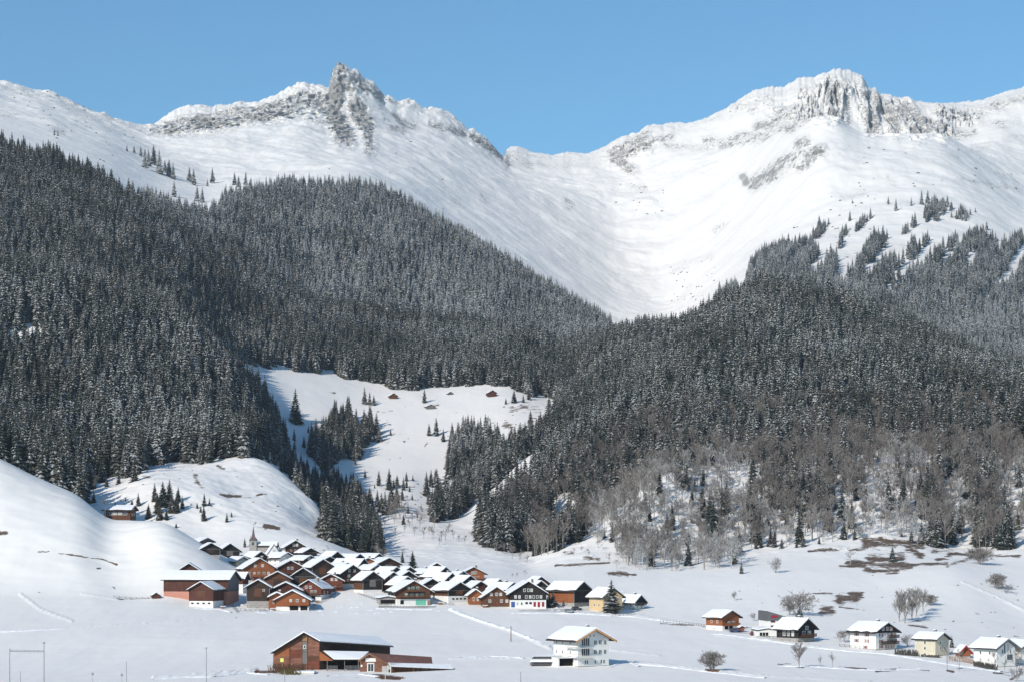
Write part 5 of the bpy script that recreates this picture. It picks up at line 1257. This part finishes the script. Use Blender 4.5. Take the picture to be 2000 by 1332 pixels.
# leafless single trees and bushes
px_bare(1391,1310,43,'round many stemmed bare bush standing alone in the right foreground field',HEROB,cat='bush',wide=1.3)
px_bare(1556,1204,54,'tall round frosted tree behind the slate and black houses',HEROT,wide=1.3)
px_bare(1541,1200,30,'small frosted bush at the left foot of the round frosted tree',FBUSH,cat='bush')
for i, (x, y, h) in enumerate([(1757,1213,64),(1768,1216,68),(1780,1210,66),(1791,1203,60),(1803,1195,48)]):
    px_bare(x, y, h, ['leftmost', 'tallest', 'middle', 'fourth', 'rightmost'][i] + ' of the five slender frosted trees above the white red shuttered house', HEROP, 'five slender frosted trees', wide=1.0)
px_bare(1818,1182,24,'low round frosted bush right of the five slender trees',HEROB,cat='bush',wide=1.3)
px_bare(1562,1304,54,'tall twin stemmed bare tree in the right foreground',HEROP,wide=1.1)
px_bare(1602,1304,27,'short bare sapling right of the twin stemmed tree',BAREG,wide=.8)
px_bare(1626,1303,32,'wispy bare sapling farther right of the twin stemmed tree',BAREG,wide=.9)
px_bare(1514,1118,34,'thin frosted shrub on the snow slope right of the single spruce',FBUSH,cat='bush',wide=.9)
px_bare(1436,1172,20,'faint thin shrub on the slope above the orange chalet',FBUSH,cat='bush',wide=.8)
px_bare(1660,1100,34,'frosted tree beside the large brown bare patch',FROST,wide=1.1)
px_bare(1915,1102,36,'leafless bush at the crest above the right hollow',HEROB,cat='bush',wide=1.5)
px_bare(1948,1150,34,'leafless bush down in the right hollow',HEROB,cat='bush',wide=1.2)
px_bare(1965,1158,20,'low dark bush lowest in the right hollow',BUSH,cat='bush',wide=1.5)
px_bare(205,1012,45,'brown leafless larch at the left end of the hillside house',BARE,wide=1.1)
px_bare(182,975,50,'thin bare larch left of the hillside house',BARE,wide=.7)
px_bare(498,1030,14,'small bare tree on the slope above the church spire',BAREG,wide=1.1)
px_bare(1652,1254,26,'grey bare tree left of the white red shuttered house',BUSH,wide=1.2,cat='bush')
px_bare(1640,1252,18,'small bare tree farthest left of the white red shuttered house',BUSH,cat='bush')
px_bare(1774,1262,26,'frosted garden bush right of the white red shuttered house',FBUSH,wide=1.5,cat='bush')
px_bare(1472,1212,18,'small frosted garden tree right of the orange chalet',FBUSH,cat='bush')
for i, (x, y, h) in enumerate([(1850,1308,50),(1873,1310,45),(1943,1316,52),(1985,1318,58),(1992,1324,50),(1962,1314,34)]):
    px_bare(x, y, h, 'leafless young roadside tree in the bottom right corner', BAREG, 'young roadside trees', wide=.75)
px_bare(1984,1330,28,'dense frosted bush in the bottom right corner',BUSH,cat='bush',wide=1.3)
for (x, y, h) in [(772,1050,24),(828,1052,28),(846,1054,30),(862,1058,26),(858,1064,18),(896,1056,14),(770,1022,30),(752,1030,22),(908,1062,20),(875,1040,22),(820,1030,28),(925,1058,26),(935,1066,20),(750,1098,30),(740,1092,34),(955,830,20),(966,838,12),(838,1044,20),(790,1040,18),(810,1046,20),(848,1030,26),(800,1030,20),(760,1005,40),(770,1000,44),(778,1006,40),(785,1000,36),(766,1012,34),(774,1015,36),(782,1014,30),(792,1010,30),(758,1015,28),(815,1018,24),(825,1005,22),(840,1012,24),(805,1022,26),(885,1052,22),(870,1056,26)]:
    px_bare(x, y, h, 'small grey leafless tree in the snowy valley behind the village', BAREG, 'leafless trees in the valley floor', wide=1.2)
for (x, y, h) in [(1120,1085,16),(1150,1088,20),(1170,1075,22),(1135,1078,14),(1190,1100,24),(1205,1110,20),(985,1082,24),(1000,1090,30),(1015,1096,26),(1030,1100,20),(970,1080,24),(1010,1128,12),(1026,1126,14),(1001,1128,10)]:
    px_bare(x, y, h, 'small bare shrub on the bank above the largest black house', BAREG, 'bare shrubs on the bank', wide=1.1, cat='bush')
# ---------------------------------------------------------------- cars
def car(x, y, rz, col, label, Lc=4.3):
    p = at(x, y, 600); r = empty('car', (p.x, p.y, p.z - .05), rz); tag(r, label, 'car', 'parked cars')
    m = plain('car_paint', col, 0.35, 0.08, 1.0, 0.5)
    h = Lc / 2; b = MB()
    prof = [(-h, .35), (h, .35), (h, .8), (h - .15, .92), (h * .5, 1.0), (-h + .1, 1.0), (-h, .8)]
    b.prism(prof, -.85, .85); b.build('body', m, r)
    b = MB(); b.prism([(-h + .25, 1.003), (h * .45, 1.003), (h * .12, 1.48), (-h + .6, 1.48)], -.74, .74); b.build('cabin_glass', M_GLASS, r)
    b = MB(); b.prism([(-h + .55, 1.483), (h * .14, 1.483), (h * .1, 1.58), (-h + .62, 1.58)], -.72, .72); b.build('roof', m, r)
    for sx in (-h * .62, h * .62):
        for sy in (-.8, .8):
            b = MB(); b.tube((0, -.12, 0), (0, .12, 0), .34, .34, 10, 0, True); b.f.append(tuple(reversed(range(10)))); b.m.append(0)
            link('wheel', b.mesh('wheel', M_HOLE), r, (sx, sy, .34))
    return r
car(1112,1196,0.1,(.30,.32,.34),'silver grey car parked below the big orange sided barn',4.6)
car(1126,1191,0.5,(.08,.09,.10),'dark car parked behind the silver grey car by the barn')
car(1436,1234,0.2,(.06,.07,.14),'dark blue car in front of the orange chalet')
car(1476,1240,0.1,(.25,.04,.04),'dark red car below the slate house, left one')
car(1488,1241,0.1,(.10,.10,.11),'dark grey car below the slate house, right one')
# ---------------------------------------------------------------- masts, posts, signals near the track below the frame
def pole(x, ytop, ybot, D, r, label, name='pole', cat='pole', mat=None, group=None):
    a = P(x, ybot, D); c = P(x, ytop, D); g = float(ground(x, D)[0])
    t = empty(name, (a.x, a.y, g)); tag(t, label, cat, group)
    b = MB(); b.tube((0, 0, -.5), (0, 0, c.z - g), r, r * .75, 8, 0, True); b.build('shaft', mat or M_METAL, t)
    return t, c.z - g
Dm = 560.0
t, h = pole(86, 1253, 1335, Dm, .13, 'taller railway mast with crossbar at the bottom left', 'railway_mast', 'mast', group='railway masts')
b = MB(); w = (88 - 20) * Dm / F; b.tube((0, 0, h - 2.6), (-w + .2, .5, h - 2.5), .09, .09, 5); b.tube((0, 0, h - 2.3), (-w + .2, .5, h - 2.2), .04, .04, 4)
for i in range(8): b.tube((-w * i / 8, .5 * i / 8, h - 2.6 + .1 * i / 8), (-w * (i + .5) / 8, .5 * i / 8, h - 2.3), .025, .025, 3)
b.build('crossbar', M_METAL, t)
b = MB(); b.box(-.25, -.2, h - .5, .25, .2, h); b.build('insulator', M_METAL, t)
t, h = pole(19, 1268, 1335, Dm, .12, 'shorter railway mast at the far bottom left', 'railway_mast', 'mast', group='railway masts')
b = MB(); b.tube((0, 0, h - .2), (0, 0, h + .25), .2, .12, 6, 0, True); b.build('insulator', M_METAL, t)
t, h = pole(403, 1265, 1335, Dm, .10, 'slim pole with small cap right of the lower left masts', 'lamp_pole', 'pole')
b = MB(); b.tube((0, 0, h - .1), (0, 0, h + .2), .28, .16, 8, 0, True); b.tube((-1.0, 0, h - 2.9 + 2.7), (0, 0, h - .25), .03, .03, 4); b.build('cap', M_METAL, t)
pole(247, 1291, 1335, Dm, .08, 'short thin post between the masts and the capped pole', 'post', 'post')
pole(556, 1309, 1335, Dm, .09, 'short post in front of the red barn brush pile', 'post', 'post')
pole(1017, 1311, 1335, Dm, .12, 'short thick post left below the white apartment house', 'post', 'post')
pole(752.5, 1306, 1335, Dm + 20, .1, 'pale post in front of the cow shed', 'post', 'post', W_['concrete'])
pole(40, 1310, 1335, Dm, .08, 'low stick left of the taller railway mast', 'post', 'post')
for x, y, lb in ((181, 1314, 'small trackside signal left of the thin post'), (238, 1316, 'small trackside signal beside the thin post')):
    t, h = pole(x, y, 1335, Dm, .05, lb, 'trackside_signal', 'signal', group='trackside signals')
    b = MB(); b.box(-.3, -.1, h - .55, .3, .1, h + .15); b.build('signal_head', M_METAL, t)
t, h = pole(998, 1222, 1230, 735, .16, 'short brown snow marker post beside the ploughed path', 'marker_post', 'post', W_['brown'])
# ---------------------------------------------------------------- fences, walls, hedges
def fence_run(pts, h, label, name='fence', cat='fence', mat=None, gap=2.2, rails=2, group=None):
    p3 = [at(x, y, 500) for x, y in pts]; o0 = p3[0]
    r = empty(name, tuple(o0)); tag(r, label, cat, group); mat = mat or W_['grey']
    pm = MB(); pm.box(-.07, -.07, -.4, .07, .07, h); pm = pm.mesh('post', mat)
    for a, c in zip(p3[:-1], p3[1:]):
        n = max(1, int((c - a).length / gap))
        for i in range(n + 1):
            q = a.lerp(c, i / n); q.z = on_ground(q.x, q.y); link('post', pm, r, tuple(q - o0))
            if i < n:
                q2 = a.lerp(c, (i + 1) / n); q2.z = on_ground(q2.x, q2.y); d = q2 - q
                for k in range(rails):
                    z = h * (k + 1) / rails - .15; b = MB(); b.tube((0, 0, 0), tuple(d), .045, .045, 4)
                    link('rail', b.mesh('rail', mat), r, tuple(q - o0 + Vector((0, -.09, z))))
    return r
fence_run([(1855, 1290), (1880, 1292), (1905, 1297)], 1.5, 'brown board fence below the tiny red garden hut', mat=W_['tan'], gap=.9, rails=5)
fence_run([(1908, 1296), (1942, 1303)], 1.1, 'grey rail fence left of the white gabled house')
fence_run([(1640, 1262), (1680, 1267)], 1.0, 'grey garden fence left of the red shuttered house')
fence_run([(1465, 1240), (1510, 1247), (1560, 1254)], .9, 'low grey fence below the slate house')
fence_run([(222, 1166), (300, 1168)], .8, 'low field fence left of the longest barn')
fence_run([(740, 1186), (835, 1187)], .8, 'grey timber edging in front of the green shuttered chalet', rails=3, gap=1.2)
def hedge(pts, h, w, label, mat, name='hedge', cat='hedge', seed=1):
    """clipped row of shrub or brushwood: many short twigs and leaves with frayed outline"""
    rnd = random.Random(seed); p3 = [at(x, y, 500) for x, y in pts]; o0 = p3[0]; b = MB()
    for a, c in zip(p3[:-1], p3[1:]):
        n = int((c - a).length * 26)
        for i in range(n):
            q = a.lerp(c, rnd.random()) + Vector((rnd.uniform(-w, w) * .5, rnd.uniform(-w, w) * .5, 0)); q.z = on_ground(q.x, q.y)
            hh = h * rnd.uniform(.35, 1.0); d = Vector((rnd.uniform(-.5, .5), rnd.uniform(-.4, .4), hh))
            q -= o0; s = rnd.uniform(.05, .13); b.poly([q + Vector((-s, 0, 0)), q + Vector((s, 0, 0)), q + d + Vector((s * .7, .05, 0)), q + d + Vector((-s * .4, 0, 0))])
    o = b.build(name, mat, None, tuple(o0)); return tag(o, label, cat)
M_HEDGE = plain('dark_winter_hedge', (0.10, 0.095, 0.085), 0.9, 0.5, 1.2)
hedge([(1750, 1277), (1792, 1281)], 2.2, 1.5, 'grey brown hedge between the red shuttered and the cream house', M_HEDGE, seed=2)
hedge([(1798, 1282), (1835, 1284)], 1.0, 1.0, 'low hedge along the front of the cream house', M_HEDGE, seed=3)
hedge([(1905, 1300), (1945, 1308)], 1.8, 1.5, 'leafless hedge in front of the white gabled house', M_HEDGE, seed=4)
hedge([(540, 1311), (598, 1312)], 2.6, 6.0, 'brown brush pile heaped before the red barn', plain('brown_brushwood', (0.11, 0.065, 0.04), 0.9, 0.6, 2.0), 'brush_pile', 'brush pile', 5)
hedge([(555, 1315), (578, 1317)], 1.8, 4.0, 'greener low shrub at the foot of the brush pile', plain('olive_shrub', (0.12, 0.09, 0.035), 0.9, 0.5, 2.0), 'shrub', 'shrub', 6)
hedge([(500, 1313), (536, 1313)], .5, 2.0, 'flat strip of brown brushwood left of the red barn', plain('reddish_brushwood', (0.14, 0.07, 0.05), 0.9, 0.5, 2.0), 'brush_pile', 'brush pile', 7)
hedge([(740, 1323), (782, 1325)], .6, 3.0, 'reddish brushwood heap in front of the cow shed', plain('reddish_brushwood', (0.14, 0.07, 0.05), 0.9, 0.5, 2.0), 'brush_pile', 'brush pile', 8)
hedge([(1385, 1311), (1400, 1311)], .7, 2.0, 'rusty dry grass ring at the foot of the round bare bush', plain('rusty_dry_grass', (0.22, 0.11, 0.05), 0.9, 0.5, 2.0), 'dry_grass', 'dry grass', 9)
# small shed roofs and odds
house('small dark red gabled shed left of the longest barn', 305,1158,1163,1169,14,5,'darkred',name='shed',cat='shed',group='barns of the mountain village',ov=.4,ovf=.3,snow=.15)
house('small orange shed beside the blue car at the orange chalet', 1449,1223,1226,1234,9,3,'orange',name='shed',cat='shed',group=RG,ov=.3,ovf=.3,snow=.2)
house('snow covered flat annex left of the green shuttered chalet', 757,1165,1168,1181,30,8,'stone',name='annex',cat='annex',group='timber houses of the mountain village',ov=.5,ovf=.4,doors=[(-.4,3.2,1.6,M_HOLE,3),(.45,3.2,1.6,M_HOLE,3)],snow=.5)
house('white snow roofed terrace wing left of the black chalet on the right', 1500,1228,1231,1243,40,6,'white',name='annex',cat='annex',group=RG,ov=.3,ovf=.3,doors=[(-.7,.9,1.2,M_HOLE,2),(-.4,.9,1.2,M_HOLE,2),(-.1,.9,1.2,M_HOLE,2)],snow=.5)
# snow banks thrown up along ploughed ways
def bank(pts, h, w, name='snow_bank', seed=1, label='lumpy white bank of ploughed snow'):
    rnd = random.Random(seed); b = MB(); p3 = [at(x, y, 500) for x, y in pts]; prev = None
    P3 = []
    for a, c in zip(p3[:-1], p3[1:]):
        n = max(2, int((c - a).length / 1.1)); P3 += [a.lerp(c, i / n) for i in range(n)]
    for i, q in enumerate(P3):
        d = (P3[min(i + 1, len(P3) - 1)] - P3[max(i - 1, 0)]); d.z = 0; nrm = Vector((-d.y, d.x, 0)).normalized()
        hh = h * rnd.uniform(.45, 1.25); ring = []
        for u, v in ((-1, -.25), (-.55, .62), (0.05, 1.0), (.6, .55), (1, -.25)):
            r_ = q + nrm * u * w * rnd.uniform(.8, 1.2); z = on_ground(r_.x, r_.y); ring.append((r_.x, r_.y, z + v * hh))
        if prev:
            for k in range(4): b.poly([prev[k], ring[k], ring[k + 1], prev[k + 1]])
        prev = ring
    o = b.build(name, M_SNOW, None, smooth=True); return tag(o, label, kind='stuff')
for i, pts in enumerate([[(878,1189),(905,1200),(935,1210),(965,1220),(1000,1230),(1040,1248),(1076,1262)],
   [(1010,1197),(1090,1198),(1150,1199),(1235,1204),(1300,1212),(1385,1224)], [(500,1196),(560,1195),(620,1190)], [(380,1188),(430,1190),(455,1196)], [(1240,1296),(1300,1301),(1400,1314),(1500,1324)],
   [(1395,1238),(1480,1248),(1560,1260),(1660,1272),(1720,1276),(1800,1288),(1900,1304),(1960,1312)], [(420,1322),(480,1312),(530,1318)], [(640,1320),(700,1316),(745,1322)], [(1195,1302),(1215,1290),(1232,1294),(1250,1302)],
   [(900,1284),(960,1282),(1030,1286)], [(735,1188),(800,1190),(850,1190)], [(1520,1300),(1580,1301),(1650,1306),(1720,1309),(1800,1306)], [(300,1326),(360,1322),(420,1322)], [(0,1234),(60,1231),(130,1227)]]):
    bank(pts, .32, .9, seed=20 + i)
# low stones poking through the snow
def stones(n, regions, label):
    rnd = random.Random(99); b = MB()
    for (x0, y0, x1, y1, k, sz) in regions:
        for i in range(k):
            x = rnd.uniform(x0, x1); y = rnd.uniform(y0, y1); p = at(x, y, 700); s = sz * p.y / F * rnd.uniform(.5, 1.2)
            v0 = len(b.v)
            for zz, rr in ((-.4, 1.0), (.25, .9), (.6, .45)):
                for q in range(6):
                    a = q * 1.047 + rnd.uniform(-.2, .2); b.v.append((p.x + math.cos(a) * rr * s * rnd.uniform(.8, 1.6), p.y + math.sin(a) * rr * s, p.z + zz * s))
            for l_ in range(2):
                for q in range(6): b.f.append((v0 + l_*6 + q, v0 + l_*6 + (q+1) % 6, v0 + l_*6 + 6 + (q+1) % 6, v0 + l_*6 + 6 + q)); b.m.append(0)
            b.f.append(tuple(v0 + 12 + q for q in range(6))); b.m.append(0)
    o = b.build('scattered_stones', plain('dark_field_stone', (0.15, 0.135, 0.125), 0.9, 0.4), None); tag(o, label, kind='stuff')
stones(0, [(1700,1120,1990,1240,26,2.0),(780,930,880,1010,50,2.2),(1440,1130,1640,1180,8,1.8),(700,770,1060,900,14,1.6),(250,900,560,1010,22,2.0),(590,1060,650,1085,10,2.2),(730,800,790,870,10,2.2),(980,790,1060,850,22,2.2),
  (1310,510,1400,590,34,1.7),(1200,360,1300,420,14,2),(1620,370,1720,450,18,2.5),(1640,290,1990,370,22,2.6),(0,180,180,260,30,2),(0,260,260,330,14,2.5),(540,250,900,420,14,2),(1540,440,1700,520,20,2.5),(470,360,520,400,6,2)], 'dark stones and tufts poking through the snow')

# wood stacks, garden fences and heaped snow between the village houses
def wood_stack(x, y, w, label):
    p = at(x, y, 600); s = p.y / F; r = empty('wood_stack', (p.x, p.y, p.z), 0.2); tag(r, label, 'firewood', 'firewood stacks of the village')
    n = max(4, int(w * s / .32)); lm = MB(); lm.tube((0, -.5, 0), (0, .5, 0), .15, .15, 6, 0, True); lm.f.append(tuple(reversed(range(6)))); lm.m.append(0); lm = lm.mesh('log', W_['tan'])
    for k in range(3):
        for i in range(n - (k % 2)): link('log', lm, r, ((i + .5 * (k % 2)) * .32 - w * s / 2, 0, .15 + k * .28))
    b = MB(); b.box(-w * s / 2 - .3, -.6, .88, w * s / 2 + .1, .6, 1.08); b.build('snow_cover', M_SNOW, r)
for x, y, w, lb in ((535,1192,12,'stack of firewood left of the small orange porch house'),(620,1176,9,'stack of firewood under the orange red chalet'),(862,1180,10,'stack of firewood right of the green shuttered chalet'),(948,1186,8,'stack of firewood before the brown windowed house'),(436,1188,9,'stack of firewood right of the small red brown barn')):
    wood_stack(x, y, w, lb)
for pts, lb in (([(470,1192),(500,1194),(526,1193)],'grey picket fence before the stone based brown barn'),([(612,1184),(640,1170),(655,1160)],'fence climbing along the lane beside the orange red chalet'),([(745,1180),(735,1172),(700,1160)],'fence above the central snow field'),([(1195,1204),(1240,1200)],'fence in front of the small white chalet'),([(1290,1214),(1340,1219),(1380,1224)],'field fence left of the orange chalet on the right')):
    fence_run(pts, 1.0, lb, gap=1.8)
rm_ = random.Random(44); b = MB()
for k in range(150):
    x = rm_.uniform(455, 1240); y = rm_.uniform(1150, 1200) if x > 620 else rm_.uniform(1180, 1198); p = at(x, y, 700); s_ = rm_.uniform(.4, 1.3)
    v0 = len(b.v); b.v.append((p.x, p.y, p.z + s_ * .55))
    for q in range(7):
        a = q * .8976; b.v.append((p.x + math.cos(a) * s_ * rm_.uniform(1, 1.9), p.y + math.sin(a) * s_ * 1.4, p.z - .15))
    for q in range(7): b.f.append((v0, v0 + 1 + q, v0 + 1 + (q + 1) % 7)); b.m.append(0)
tag(b.build('snow_heaps', M_SNOW, None, smooth=True), 'shovelled heaps of snow between the village houses', kind='stuff')
# ---------------------------------------------------------------- air
hm = bpy.data.materials.new('mountain_air'); hm.use_nodes = True
nt = hm.node_tree; nt.nodes.clear()
ho = nt.nodes.new('ShaderNodeOutputMaterial'); hv = nt.nodes.new('ShaderNodeVolumePrincipled')
hv.inputs['Color'].default_value = (0.80, 0.87, 0.95, 1); hv.inputs['Density'].default_value = 4.4e-5
hv.inputs['Anisotropy'].default_value = 0.2
nt.links.new(hv.outputs[0], ho.inputs['Volume'])
b = MB(); b.box(-4200, -300, -60, 4200, 6500, 1500)
tag(b.build('haze', hm, None), 'thin blue mountain air over the whole valley', kind='stuff')
